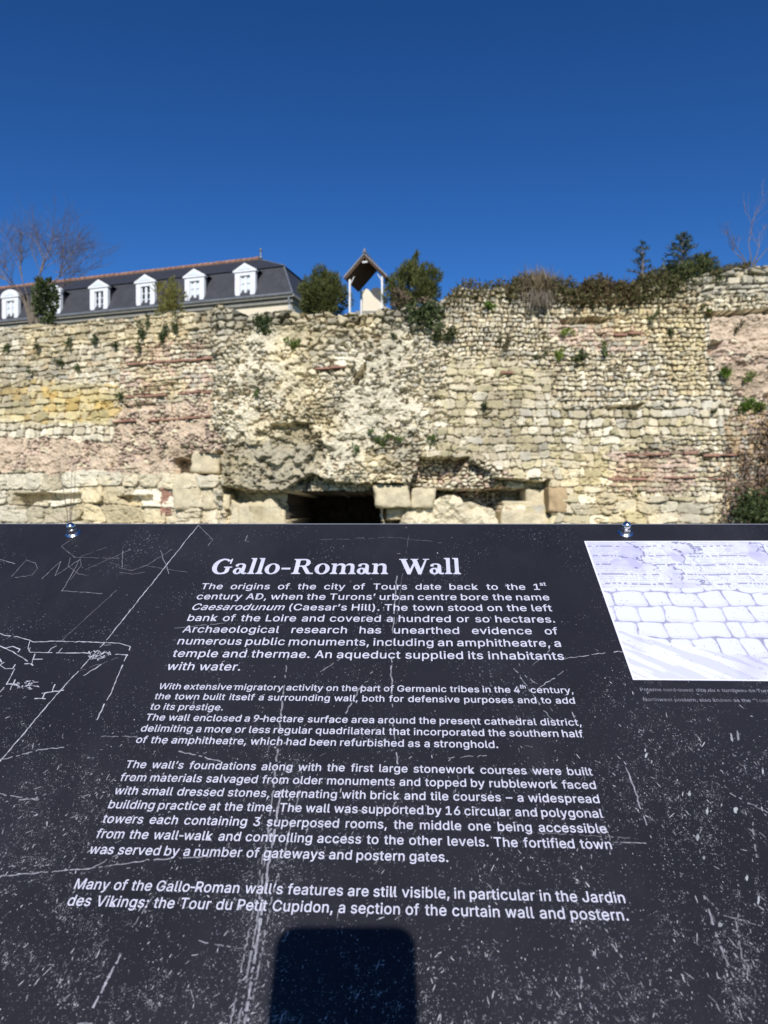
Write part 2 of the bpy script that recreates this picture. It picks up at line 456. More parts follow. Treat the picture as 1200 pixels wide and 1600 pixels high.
def wall_pt(px, py, out=0.0):
    """point on the built wall surface for a measured spot"""
    xx = 0.0; yy = 14.5
    for _ in range(12):
        xx = (px-600)/F*yy; yy = float(wallY(np.array(xx)))
    zz = CZ+(800-py)/F*yy
    i = int(np.clip(round((zz-gz[0])/DX), 0, nr-1)); j = int(np.clip(round((xx-gx[0])/DX), 0, nc-1))
    d = float(np.max(D[max(i-2,0):i+3, max(j-2,0):j+3]))
    return Vector((xx, yy-d-out, zz))
def at(px, py, Y):
    return Vector(((px-600)/F*Y, Y, CZ+(800-py)/F*Y))

M_brick = mat("old_brick", (.33,.18,.13), .9, .1, noise=9, bump=(50,.5,.008), var=.35)
M_block = mat("limestone_block", (.58,.50,.34), .95, .08, noise=5, bump=(18,.7,.03), var=.22)
M_blockb = mat("brown_sandstone_block", (.45,.33,.19), .95, .08, noise=6, bump=(18,.6,.02), var=.2)
def brick_line(pts, th=.042):
    mb = MB()
    for (a, b) in zip(pts[:-1], pts[1:]):
        A = wall_pt(*a); B = wall_pt(*b); n = max(1, int((B-A).length/.28))
        for k_ in range(n):
            if random.random() < .10: continue
            p = A.lerp(B, (k_+.5)/n); hw = (B-A).length/n/2*.95
            q = wall_pt(600+F*p.x/wallY(np.array(p.x)), 800-F*(p.z-CZ)/wallY(np.array(p.x)))
            an = math.atan2(B.y-A.y, B.x-A.x)
            Mx = Matrix.Translation((p.x, q.y + random.uniform(-.02,.012), p.z+random.uniform(-.008,.008))) @ Matrix.Rotation(an, 4, 'Z')
            mb.box((-hw,-.034,-th/2*random.uniform(.6,1.1)), (hw,.22,th/2*random.uniform(.45,1.15)), Mx, .006)
    child_world(mb.build("brick_course", M_brick), root_wall)
for pts in ([(200,571),(262,566),(333,560)], [(196,622),(262,617),(334,613)], [(178,660),(250,656),(332,651)],
            [(955,711),(1020,710),(1090,708)], [(948,749),(1010,748),(1086,745)], [(1098,713),(1148,710)], [(1105,749),(1135,748)], [(957,524),(1002,522)],
            [(500,650),(535,648)], [(495,580),(540,578)], [(780,583),(802,582)]):
    brick_line(pts)
mb = MB()
A = wall_pt(261, 805); 
for k_ in range(13):
    z = A.z + k_*.062
    mb.box((A.x-.13+random.uniform(-.02,.02), A.y-.03+random.uniform(-.012,.012), z), (A.x+.12+random.uniform(-.02,.02), A.y+.3, z+.05), None, .006)
child_world(tag(mb.build("brick_pier", M_brick), "short red brick pier let into the large stones"), root_wall)
def block(px0, py0, px1, py1, out, m, skew=0, label=None):
    c = wall_pt((px0+px1)/2, (py0+py1)/2); Yf_ = float(wallY(np.array(c.x)))-out
    a = at(px0, py1, Yf_); b = at(px1, py0, Yf_)
    nx, nz = 14, 12
    # rounded boulder-like ashlar: subdivided box pushed to a superellipsoid and roughened
    import bmesh
    bm = bmesh.new(); bmesh.ops.create_cube(bm, size=2); bmesh.ops.subdivide_edges(bm, edges=bm.edges[:], cuts=9, use_grid_fill=True)
    hx = (b.x-a.x)/2; hz = (b.z-a.z)/2; hy = .38
    sd = random.randint(0, 999)
    for v in bm.verts:
        x, y, z = v.co; nrm = (abs(x)**14+abs(y)**14+abs(z)**14)**(1/14)
        x, y, z = x/nrm, y/nrm, z/nrm
        n = float(fbm(np.array(x*2+sd), np.array(z*2+y*1.7), sd, 3))-.5
        n2_ = float(fbm(np.array(x*6+sd), np.array(z*6+y*5), sd+4, 2))-.5
        s_ = 1+.20*n+.09*n2_
        v.co = ((x*s_+skew*z)*hx, y*hy*s_, z*s_*hz)
    me = bpy.data.meshes.new("stone_block"); bm.to_mesh(me); bm.free()
    for p in me.polygons: p.use_smooth = True
    me.materials.append(m)
    o = bpy.data.objects.new("stone_block", me); COL.objects.link(o)
    o.location = ((a.x+b.x)/2, Yf_+hy, (a.z+b.z)/2)
    bpy.context.view_layer.update()
    child_world(o, root_wall)
    if label: o["label"] = label
for args in [(584,757,641,793,-.02,M_block,-.06), (643,762,680,794,.0-.1,M_block,.12), (270,739,313,797,.12,M_block), (298,704,344,739,.0,M_block,.1), (315,770,338,796,.0,M_block), (337,772,358,796,-.06,M_block),
             (604,790,636,812,-.4,M_block), (633,786,676,822,-.3,M_block), (786,783,836,802,-.26,M_block),(822,764,852,796,-.3,M_block), (784,796,822,835,-.14,M_block),(818,802,858,835,-.12,M_block),
             (370,786,420,830,-.12,M_block), (412,798,446,840,-.2,M_block)]:
    block(*args)
block(858, 761, 887, 801, .12, M_blockb, 0, "smooth brownish square block at the hollow's right edge")
block(1152, 424, 1176, 440, .0, M_block); block(1178, 421, 1204, 438, .03, M_block)

# raised terrace behind the wall
tb = MB(); xs = np.linspace(-60, 60, 61)
for a, b in zip(xs[:-1], xs[1:]):
    ya = float(wallY(np.array(a)))+1.0; yb = float(wallY(np.array(b)))+1.0
    tb.poly([(a, ya, 5.1), (b, yb, 5.1), (b, 300, 5.1), (a, 300, 5.1)])
    tb.poly([(a, ya+7, -.2), (b, yb+7, -.2), (b, yb+6.6, 5.08), (a, ya+6.6, 5.08)])
tag(tb.build("terrace_ground", M_terr), kind='structure')

# ------------------------------------------------------------------ plants
M_leaf = mat("foliage", vcol=True, rough=.7, spec=.2, trans=.25)
M_twig = mat("twig_bark", (.20,.155,.13), .9, .1, noise=20)
M_bark = mat("bark", (.17,.14,.11), .9, .1, noise=12)

def leafmesh(name, P, Dn, L, Wd, colA, colB, parent=None, seed=0, m=None):
    """P points, Dn leaf directions; each leaf a bent 2-quad blade"""
    r = np.random.default_rng(seed); n = len(P)
    Dn = Dn/np.maximum(np.linalg.norm(Dn, axis=1, keepdims=True), 1e-6)
    rv = r.normal(size=(n,3)); S = np.cross(Dn, rv); S /= np.maximum(np.linalg.norm(S, axis=1, keepdims=True), 1e-6)
    Nn = np.cross(S, Dn)
    l = (L*(.6+.8*r.random(n)))[:, None]; w = (Wd*(.6+.8*r.random(n)))[:, None]
    b = P; mi = P+Dn*l*.55+Nn*l*.06; t = P+Dn*l
    V = np.stack([b, mi-S*w*.5, t, mi+S*w*.5], 1).reshape(-1,3)
    Fq = np.arange(n*4).reshape(n,4)
    mixv = np.clip(r.random(n), 0, 1)[:, None]
    c = np.asarray(colA)*(1-mixv)+np.asarray(colB)*mixv
    c = c*(.75+.5*r.random(n))[:, None]
    return mesh_np(name, V, Fq, m or M_leaf, parent, col=np.repeat(c, 4, 0))

def cloud(n, rx, ry, rz, seed, nclump=30, cs=.28, hollow_=.35, top=1.0):
    """points on clumps spread over an uneven ellipsoid"""
    r = np.random.default_rng(seed)
    d = r.normal(size=(nclump,3)); d /= np.linalg.norm(d, axis=1, keepdims=True)
    rad = (hollow_+(1-hollow_)*r.random(nclump)**.5)*(.8+.35*r.random(nclump))
    c = d*rad[:, None]
    k = r.integers(0, nclump, n)
    q = r.normal(size=(n,3)); q /= np.linalg.norm(q, axis=1, keepdims=True)
    p = c[k]+q*(cs*(.4+.6*r.random(n)**.5))[:, None]
    return p*np.array([rx,ry,rz]), q*.8 + c[k]*.6

def bush(name, px, py, Y, rx, rz, label, cat, colA, colB, n=7000, L=.10, W=.022, seed=1, up=.6, nclump=40, cs=.3, spikes=0, group=None):
    c = at(px, py, Y)
    root = empty(name, (c.x, c.y, c.z-rz)); tag(root, label, cat, group)
    p, d = cloud(n, rx, rx*.9, rz, seed, nclump, cs)
    d = d + np.array([0,0,up]) + np.random.default_rng(seed+1).normal(size=d.shape)*.35
    p[:,2] += rz
    if spikes:
        r = np.random.default_rng(seed+5)
        for k in range(spikes):
            a = r.random()*6.28; rr = r.random()**.5*.75
            h = rz*(1.75+.5*r.random()) - rr*rz*.6; m_ = 110
            t = r.random(m_)
            q = np.stack([rr*rx*np.cos(a)+r.normal(size=m_)*.02+ .05*t*np.cos(a*3), rr*rx*np.sin(a)+r.normal(size=m_)*.02, h-.35+t*.45], 1)
            dd = r.normal(size=(m_,3))*.6+np.array([0,0,1.1])
            p = np.vstack([p, q]); d = np.vstack([d, dd])
    leafmesh("foliage", p, d, L, W, colA, colB, root, seed)
    mb = MB()
    for k in range(6):
        a = k*1.05; mb.tube([(0,0,-.3),(.15*rx*math.cos(a),.15*rx*math.sin(a),rz*.5),(.6*rx*math.cos(a),.6*rx*math.sin(a),rz*1.3)], [.035,.025,.008], 5)
    mb.build("stem", M_bark, root)
    return root

JA = (.065,.085,.025); JB = (.16,.165,.055)
bush("juniper_bush", 506, 466, 16.2, .52, .52, "rounded dark green juniper bush left of the little wooden shelter", "bush", JA, JB, 9000, .10, .02, 3, .7, 46, .30, 7)
bush("juniper_bush", 642, 458, 16.0, .62, .58, "wide dark green juniper bush with a tall spike right of the shelter", "bush", JA, JB, 11000, .10, .02, 4, .7, 54, .30, 12)
c = at(650, 405, 16.0)
# leader spike of the right juniper is part of that bush
rt = bpy.data.objects["juniper_bush.001"]
t_ = rng.random(260); base = np.array([at(641,425,16)[0], 16.0, at(641,425,16)[2]]); tip = np.array([at(652,396,16)[0], 16.0, at(652,396,16)[2]])
pp = base[None]+(tip-base)[None]*t_[:,None]+rng.normal(size=(260,3))*.035*(1.1-t_)[:,None]
leafmesh("leading_shoot", pp-np.array(rt.location), rng.normal(size=(260,3))*.5+np.array([.1,0,1]), .11, .022, JA, JB, rt, 9)

def ivy(name, px, py, w, h, label, n, colA, colB, L=.07, W=.055, seed=5, out=.08, cat="ivy", hang=True, group=None):
    """leaf clump growing on the wall face (w,h in metres)"""
    c = wall_pt(px, py)
    root = empty(name, (c.x, c.y, c.z)); tag(root, label, cat, group)
    r = np.random.default_rng(seed)
    nc_ = max(5, n//60)
    cc = np.stack([r.normal(size=nc_)*w*.28, r.random(nc_)*-out, r.normal(size=nc_)*h*.28], 1)
    k = r.integers(0, nc_, n)
    p = cc[k]+r.normal(size=(n,3))*np.array([w*.11, out*.35, h*.11])
    p[:,1] = np.minimum(p[:,1], .02)
    d = r.normal(size=(n,3))*.8+np.array([0,-.5,-.6 if hang else .7])
    leafmesh("foliage", p, d, L, W, colA, colB, root, seed)
    return root
DGR = (.05,.075,.03); DGB = (.11,.14,.055); BR = (.17,.25,.04); BRB = (.10,.17,.03); OL = (.14,.15,.06); BRN = (.19,.14,.09)
ivy("hanging_ivy", 664, 494, .58, .62, "dark ivy hanging over the wall top under the right juniper bush", 1000, DGR, DGB, .07, .05, 21, .22)
ivy("hanging_ivy", 640, 472, .6, .2, "reddish brown withered ivy strip just above the dark hanging ivy", 400, BRN, (.22,.17,.12), .06, .04, 22, .2)

tufts = [ # px, py, w, h, n, colours, hang, label, kind
 (14,543,.34,.22,150,OL,DGB,1,"olive moss patch at the photo's far left edge, high on the wall","wall_plant"),
 (62,541,.12,.26,90,DGR,OL,1,"narrow dark weed below the ivy-clad stump","wall_plant"),
 (113,534,.20,.24,120,DGR,DGB,1,"dark green weed on the pale wall below the third dormer, left one of two","wall_plant"),
 (153,532,.20,.18,120,DGR,DGB,1,"dark green weed on the pale wall directly below the third dormer","wall_plant"),
 (184,541,.16,.18,90,DGR,DGB,1,"small dark weed between the third dormer and the first brick course","wall_plant"),
 (94,567,.24,.22,130,DGR,OL,1,"ragged dark weed in the middle of the left wall, above the ochre stones","wall_plant"),
 (52,580,.18,.14,80,DGR,OL,1,"tiny flat weed above the ochre stones at far left","wall_plant"),
 (123,575,.18,.12,80,DGB,OL,1,"tiny green weed above the ochre stones, nearer the brick courses","wall_plant"),
 (191,618,.13,.16,80,DGR,DGB,1,"small green weed at the left end of the second brick course","wall_plant"),
 (229,517,.22,.60,320,DGR,DGB,1,"long dark ivy strand hanging below the yellow-green shrub, left one","wall_plant"),
 (257,520,.22,.50,280,DGR,DGB,1,"dark ivy strand hanging below the yellow-green shrub, middle one","wall_plant"),
 (275,507,.16,.42,180,DGB,OL,1,"thin ivy strand hanging right of the yellow-green shrub","wall_plant"),
 (413,510,.50,.42,520,DGR,DGB,0,"dark green bushy weed growing from the wall top below the cream house wall","wall_plant"),
 (462,541,.22,.20,120,BR,BRB,0,"bright green fern tuft below the left juniper bush","wall_plant"),
 (405,614,.14,.14,70,BRB,DGB,1,"tiny green weed on the grey rubble left of the wall's centre","wall_plant"),
 (586,683,.32,.24,190,BRB,DGB,1,"green weed clump above the cave, left one of a pair","wall_plant"),
 (618,683,.28,.18,150,BRB,DGB,1,"green weed clump above the cave, right one of a pair","wall_plant"),
 (556,701,.14,.14,70,DGB,BRB,1,"tiny green weed just above the cave's ragged upper lip","wall_plant"),
 (673,686,.16,.22,110,DGB,BRB,1,"narrow green weed above the overhanging ledge of dressed blocks","wall_plant"),
 (694,528,.34,.36,360,DGR,OL,0,"dark spiky grass bush on the wall below the ivy","wall_plant"),
 (612,528,.10,.10,50,DGR,DGB,1,"tiny dark weed below the wooden shelter's right post","wall_plant"),
 (757,634,.12,.20,80,DGR,OL,1,"small dark weed among the yellow dressed blocks","wall_plant"),
 (787,540,.26,.30,160,BRN,OL,1,"brown withered weed above the yellow dressed blocks","wall_plant"),
 (758,484,.26,.18,130,BR,BRB,0,"light green fern at the wall top right of the ivy","wall_plant"),
 (883,523,.18,.14,90,(.25,.28,.05),BR,0,"yellow-green fern tuft under the dark ledge slit","wall_plant"),
 (871,556,.20,.18,110,(.22,.26,.05),BR,0,"yellow-green weed between the ledge slit and the cobbles","wall_plant"),
 (845,555,.26,.18,120,DGR,DGB,1,"dark green weed left of the yellow-green weed","wall_plant"),
 (905,560,.42,.24,240,DGR,OL,1,"dark trailing weed right of the yellow-green weed","wall_plant"),
 (941,547,.16,.26,120,BRB,DGB,1,"upright green weed in the middle of the right cobbled wall","wall_plant"),
 (1020,491,.20,.22,120,OL,DGB,1,"olive weed on the cobbles below the conifer shrub","wall_plant"),
 (1042,520,.14,.26,90,OL,DGB,1,"thin olive weed below the cobbles' olive weed","wall_plant"),
 (1102,493,.22,.22,130,BRB,(.2,.1,.04),0,"green and rusty fern at the left end of the pink mortar patch","wall_plant"),
 (1131,588,.36,.32,230,BR,BRB,0,"large bright green fern below the pink mortar patch","wall_plant"),
 (1167,591,.18,.18,100,BR,OL,0,"small fern right of the large bright green fern","wall_plant"),
 (1178,637,.52,.30,330,BR,BRB,0,"long bright green plant at the photo's right edge","wall_plant"),
 (1153,512,.16,.16,80,DGB,BRN,1,"small weed within the pink mortar patch","wall_plant"),
 (1113,642,.1,.1,50,DGR,DGB,1,"tiny dark weed left of the dry creeper","wall_plant"),
]
for i, (px,py,w,h,n,ca,cb,hg,lab,nm) in enumerate(tufts):
    ivy(nm, px, py, w, h, lab, n, ca, cb, .075 if not hg else .05, .03 if not hg else .035, 300+i, .09, "plant", bool(hg), "plants growing on the wall")
ivy("low_bush", 1180, 800, .95, .75, "dark leafy bush at the wall foot on the photo's right edge", 1700, DGR, DGB, .09, .06, 400, .35, "bush", False)

# vegetation mat along the right-hand crown
def mat_plant(name, pxs, label, cat, colA, colB, n, hgt, seed, L=.10, W=.02, up=.5, drop=.25):
    r = np.random.default_rng(seed)
    px = r.uniform(pxs[0], pxs[1], n)
    xw = (px-600)/F*14.7
    ytop = np.interp(px, [690,720,790,840,900,1000,1090,1130,1160], [468,454,450,456,458,452,432,424,415])
    prof = hgt*(.45+.9*vn(px*.045, px*0, seed))*np.clip(np.minimum(px-pxs[0], pxs[1]-px)/16, .15, 1)
    z = CZ+(800-ytop)/F*14.5 + (r.random(n)*(prof+drop)-drop)
    yy = 14.45 + r.random(n)*.5 - .17*(r.random(n) < .5)
    P_ = np.stack([xw, yy, z], 1); o = P_.mean(0)
    root = empty(name, o); tag(root, label, cat)
    d = r.normal(size=(n,3))*.7+np.array([0,-.2,up])
    leafmesh("foliage", P_-o, d, L, W*1.5, colA, colB, root, seed)
    return root
HB = (.15,.10,.065); HG = (.15,.165,.06)
mat_plant("heather_mat", (695,800), "brown dried plants on the wall crown between ivy and straw grass", "shrub", HB, HG, 1900, .14, 501, .09, .02)
mat_plant("heather_mat", (790,905), "dark brown heather mat around the straw grass tuft", "shrub", HB, HG, 4800, .27, 502)
mat_plant("heather_mat", (895,985), "reddish brown heather mat in the middle of the right wall crown", "shrub", (.16,.085,.055), HG, 5000, .27, 503, drop=.32)
mat_plant("heather_mat", (975,1050), "green topped heather mat just left of the conifer shrub", "shrub", HG, (.14,.10,.06), 4600, .30, 504, drop=.30)
mat_plant("heather_mat", (1035,1118), "dense green leafy mat around the foot of the pointed conifer shrub", "shrub", (.06,.085,.03), (.13,.14,.05), 3000, .34, 506, .10, .018, drop=.22)
mat_plant("heather_mat", (1095,1165), "thin brown mat of plants over the grey blocks by the bare twigs", "shrub", HG, HB, 700, .08, 505, drop=.06)
# straw tuft
def grass(name, px, py, label, n, h, spread, seed, colA, colB):
    c = wall_pt(px, py); root = empty(name, c); tag(root, label, "grass")
    r = np.random.default_rng(seed)
    P_ = r.normal(size=(n,3))*np.array([spread,.08,.05]); P_[:,1] -= .05
    d = r.normal(size=(n,3))*.42+np.array([0,-.15,1.0])
    leafmesh("blades", P_, d, h, .012, colA, colB, root, seed)
    h2 = n//2
    P2 = r.normal(size=(h2,3))*np.array([spread*.8,.04,.05]); P2[:,1] -= .12
    d2 = r.normal(size=(h2,3))*.25+np.array([0,-.35,-1.0])
    leafmesh("dead_blades", P2, d2, h*.9, .014, (.30,.26,.2), (.22,.19,.15), root, seed+1)
grass("grass_tuft", 838, 458, "straw coloured dry grass tuft drooping over the wall crown", 700, .40, .18, 601, (.34,.26,.16), (.2,.16,.1))

# conifer shrub on the crown
def conifer(px, py, Y, h, label, seed, spread=.5, dens=26):
    b = at(px, py, Y); root = empty("conifer_shrub", b); tag(root, label, "shrub")
    r = np.random.default_rng(seed); mb = MB(); P_ = []; D_ = []
    mb.tube([(0,0,-.4),(.02,0,h*.5),(0,0,h)], [.03,.018,.005], 5)
    for k in range(dens):
        t = .10+.88*k/dens; a = k*2.4+r.random(); ln = spread*(1-t)**.8*(.55+.7*r.random())+.05
        z0 = t*h; e = np.array([math.cos(a)*ln, math.sin(a)*ln*.7, ln*.22])
        mb.tube([(0,0,z0), tuple(e*.6+np.array([0,0,z0])), tuple(e+np.array([0,0,z0+.03]))], [.010,.007,.003], 4)
        m_ = int(30+75*ln); s_ = r.random(m_)
        P_.append(np.array([0,0,z0])+e*s_[:,None]+r.normal(size=(m_,3))*.012)
        D_.append(e[None]/max(ln,.05)*.6+r.normal(size=(m_,3))*.55+np.array([0,0,.15]))
    leafmesh("foliage", np.vstack(P_), np.vstack(D_), .075, .018, (.04,.06,.035), (.09,.12,.06), root, seed)
    mb.build("stem", M_twig, root)
conifer(1066, 440, 14.75, 1.05, "dark pointed conifer shrub standing up from the right wall crown", 701, .58, 30)
conifer(1045, 445, 14.7, .42, "low dark conifer shoot leaning against the pointed conifer's left side", 704, .45, 22)
conifer(1100, 436, 14.8, .50, "dark spreading conifer shoot right of the pointed conifer", 702, .55, 24)
conifer(1003, 436, 14.8, .80, "small slim conifer shoot left of the pointed conifer", 703, .22, 13)

# bare shrubs and trees
def branching(mb, p, d, ln, r_, depth, rr, spread=.5, tips=None, up=.12):
    pts = [p]; q = Vector(p); dd = Vector(d).normalized()
    n = 3
    for k in range(n):
        dd = (dd+Vector((rr.normal()*.13, rr.normal()*.13, rr.normal()*.09+up*.3))).normalized()
        q = q+dd*ln/n; pts.append(q.copy())
    mb.tube(pts, [r_*(1-.4*k/n) for k in range(n+1)], 3 if depth < 3 else 5)
    if depth == 0: return
    for k in range(4 if depth > 1 else 3):
        t = rr.integers(1, n+1); b = pts[t]
        nd = (dd+Vector((rr.normal(), rr.normal()*.8, rr.normal()*.5+.1))*spread).normalized()
        branching(mb, b, nd, ln*(.62+.25*rr.random()), r_*.58, depth-1, rr, spread, tips, up)
def bare(name, px, py, Y, h, label, seed, starts, depth, r0, cat="tree"):
    b = at(px, py, Y); root = empty(name, b); tag(root, label, cat)
    rr = np.random.default_rng(seed); mt = MB(); mbr = MB()
    for (dx, dz, ln) in starts:
        mt.tube([(0,0,-.3), (dx*.15, 0, h*.12), (dx*.3, 0, h*.25)], [r0*1.2, r0, r0*.8], 6)
        branching(mbr, Vector((dx*.3,0,h*.25)), (dx, rr.normal()*.2, dz), ln*h, r0*.75, depth, rr)
    mt.build("trunk", M_bark, root); mbr.build("branches", M_twig, root)
    return root
bare("bare_tree", 48, 492, 17.6, 2.2, "leafless tree with fanning purple brown twigs behind the left wall top", 801,
     [(-1.0,.9,.34),(-.75,1.0,.36), (-.35,1.2,.40), (.1,1.2,.42),(.45,1.2,.40), (.75,1.0,.44), (1.1,.75,.44),(1.3,.55,.36)], 4, .020)
bare("bare_shrub", 1172, 418, 14.9, 1.1, "thin leafless twigs rising above the grey blocks at the right edge", 802, [(-.6,1,.42),(0.05,2,.75),(.5,1,.5),(.9,1.2,.5),(-.9,.8,.35)], 2, .012, "shrub")
bare("bare_shrub", 108, 818, 12.5, 1.7, "slender leafless saplings in front of the large stones at lower left", 803, [(-.25,2,.40),(.12,2,.45),(.3,2,.36)], 1, .008, "shrub")

# ivy-clad stump beside the bare tree
c = at(66, 470, 17.2); root = empty("ivy_clad_stump", (c.x, c.y, c.z-.65)); tag(root, "stump thickly covered in dark ivy at the foot of the leafless tree", "tree")
p1, d1 = cloud(1700, .25, .25, .58, 901, 26, .34)
p1[:,2] += .65; p1[:,0] += .10*np.sin(p1[:,2]*3)
leafmesh("foliage", p1, d1+np.array([0,-.2,-.2]), .085, .06, DGR, DGB, root, 902)
mb = MB(); mb.tube([(-.12,.05,-.3),(-.18,.05,.5),(-.15,.05,1.25)], [.06,.05,.035], 7); mb.build("trunk", M_bark, root)
# yellow-green shrub
c = at(263, 470, 17.0); root = empty("willow_shrub", (c.x, c.y, c.z-.4)); tag(root, "loose yellow-green shrub in front of the fourth and fifth dormers", "shrub")
p1, d1 = cloud(1900, .40, .3, .50, 911, 30, .30, .2); p1[:,2] += .42; p1[:,0] *= (1.25-.5*np.clip(p1[:,2],0,1)/1.0)
leafmesh("foliage", p1, d1*.5+np.array([0,0,.8]), .09, .02, (.15,.15,.04), (.24,.22,.06), root, 912)
mb = MB()
for k in range(7): mb.tube([(0,0,-.4),(.1*(k-3)*.6,0,.3),(.12*(k-3),.03*(k%3),.8)],[.014,.01,.004],4)
mb.build("stem", M_twig, root)
# dry creeper on right edge
rr = np.random.default_rng(950); c = wall_pt(1172, 720); root = empty("dry_creeper", c); tag(root, "brown leafless creeper twigs matted over the wall at the right edge", "creeper")
mb = MB(); LP = []; LD = []
for k in range(115):
    py = 815-abs(rr.normal())*85; py = max(py, 585); px = 1212-abs(rr.normal())*(14+26*sstep(620,760,py))
    pts = []
    for q in range(5):
        w_ = wall_pt(min(px,1290), py, .03+.05*rr.random()); pts.append(w_-c); px += rr.normal()*6; py += 5+rr.normal()*6
        if rr.random() < .75:
            for _ in range(4):
                LP.append(np.array(w_-c)+rr.normal(size=3)*.05); LD.append(rr.normal(size=3)+np.array([0,-.4,-.6]))
    mb.tube(pts, .006+.006*rr.random(), 4)
mb.build("twigs", M_twig, root)
leafmesh("dead_leaves", np.array(LP), np.array(LD), .07, .045, (.14,.085,.045), (.26,.18,.10), root, 951)

# ------------------------------------------------------------------ house with slate mansard roof
M_slate = mat("slate_roof", (.052,.053,.060), .55, .35, noise=2.5, bump=(14,.25,.02), var=.22)
nt = M_slate.node_tree
M_slate2 = mat("slate_roof_upper", (.040,.041,.047), .6, .3, noise=2.5, var=.2)
M_white = mat("white_paint", (.72,.73,.74), .6, .3, noise=3, var=.06)
M_creamw = mat("cream_render", (.70,.62,.47), .9, .1, noise=1.5, var=.08)
M_tile = mat("red_ridge_tile", (.30,.17,.12), .9, .1, noise=4, var=.35)
M_corn = mat("grey_cornice_stone", (.26,.25,.22), .9, .1, noise=3, var=.2)
M_zinc = mat("zinc", (.30,.32,.34), .45, .5, .6, noise=4)
M_glass = mat("window_glass", (.02,.03,.035), .08, .5)
M_curt = mat("white_shutter", (.62,.68,.72), .6, .3, noise=3, var=.06)
TH = R(16.5)
Hs = empty("mansard_house", (-5.27, 39.56, 5.1), (0, 0, -TH)); tag(Hs, "long house with dark slate mansard roof, white dormers and a red tiled ridge", "house")
ZE = 13.92-5.1; ZB = 15.93-5.1; ZR = 18.0-5.1; LN = 34.0; DP = 9.0
mb = MB(); mb.box((-LN,0.05,-.4), (-.05,DP-.05,ZE-.42)); mb.build("wall", M_creamw, Hs)
mb = MB(); mb.box((-LN-.1,-.12,ZE-.42), (.08,DP+.1,ZE-.18)); mb.box((-LN-.2,-.3,ZE-.176), (.25,DP+.2,ZE-.02)); mb.build("cornice", M_corn, Hs)
e0 = [(-LN,-.12,ZE),( .12,-.12,ZE),(.12,DP+.1,ZE),(-LN,DP+.1,ZE)]
b0 = [(-LN+.9,.9,ZB),(-.9,.9,ZB),(-.9,DP-.9,ZB),(-LN+.9,DP-.9,ZB)]
mb = MB()
for i in range(4):
    j = (i+1) % 4
    # gently concave lower slope
    def mid(a, b, t, s=.16): 
        v = Vector(a).lerp(Vector(b), t); 
        cen = Vector((-LN/2, DP/2, v.z)); dr = Vector((0,0,0))
        return tuple(v)
    mb.poly([e0[i], e0[j], b0[j], b0[i]])
mb.build("roof", M_slate, Hs)
r0 = (-LN+4.3, DP/2, ZR); r1 = (-4.33, DP/2, ZR)
b1 = [(x, y, z+.03) for x, y, z in [(-LN+.82,.82,ZB),(-.82,.82,ZB),(-.82,DP-.82,ZB),(-LN+.82,DP-.82,ZB)]]
mb = MB(); mb.poly([b1[0],b1[1],r1,r0]); mb.poly([b1[1],b1[2],r1]); mb.poly([b1[2],b1[3],r0,r1]); mb.poly([b1[3],b1[0],r0]); mb.poly([b1[3],b1[2],b1[1],b1[0]])
mb.build("upper_roof", M_slate2, Hs)
mb = MB()
nt_ = 62
for k in range(nt_):
    x0 = r0[0]+(r1[0]-r0[0])*k/nt_; x1 = r0[0]+(r1[0]-r0[0])*(k+.93)/nt_
    mb.tube([(x0,DP/2,ZR+.02),(x1,DP/2,ZR+.02+random.uniform(-.015,.03))], [.13,.15], 8)
mb.build("ridge_tiles", M_tile, Hs)
mb = MB(); mb.lathe([(.13,0),(.10,.1),(.05,.16),(.05,.42),(.12,.5),(.05,.62),(.01,.68)], 10)
fo = mb.build("finial", M_zinc, Hs); fo.location = (r1[0]+.1, DP/2, ZR+.05)
mb = MB(); mb.tube([(-.1,-.26,ZE-.1),(-.1,-.12,ZE-.6),(-.1,-.12,0)], .07, 8); mb.build("downpipe", M_zinc, Hs)
mb = MB(); mb.tube([(-LN,-.36,ZE+.0),(.2,-.36,ZE+.0)], .07, 8); mb.build("gutter", M_zinc, Hs)
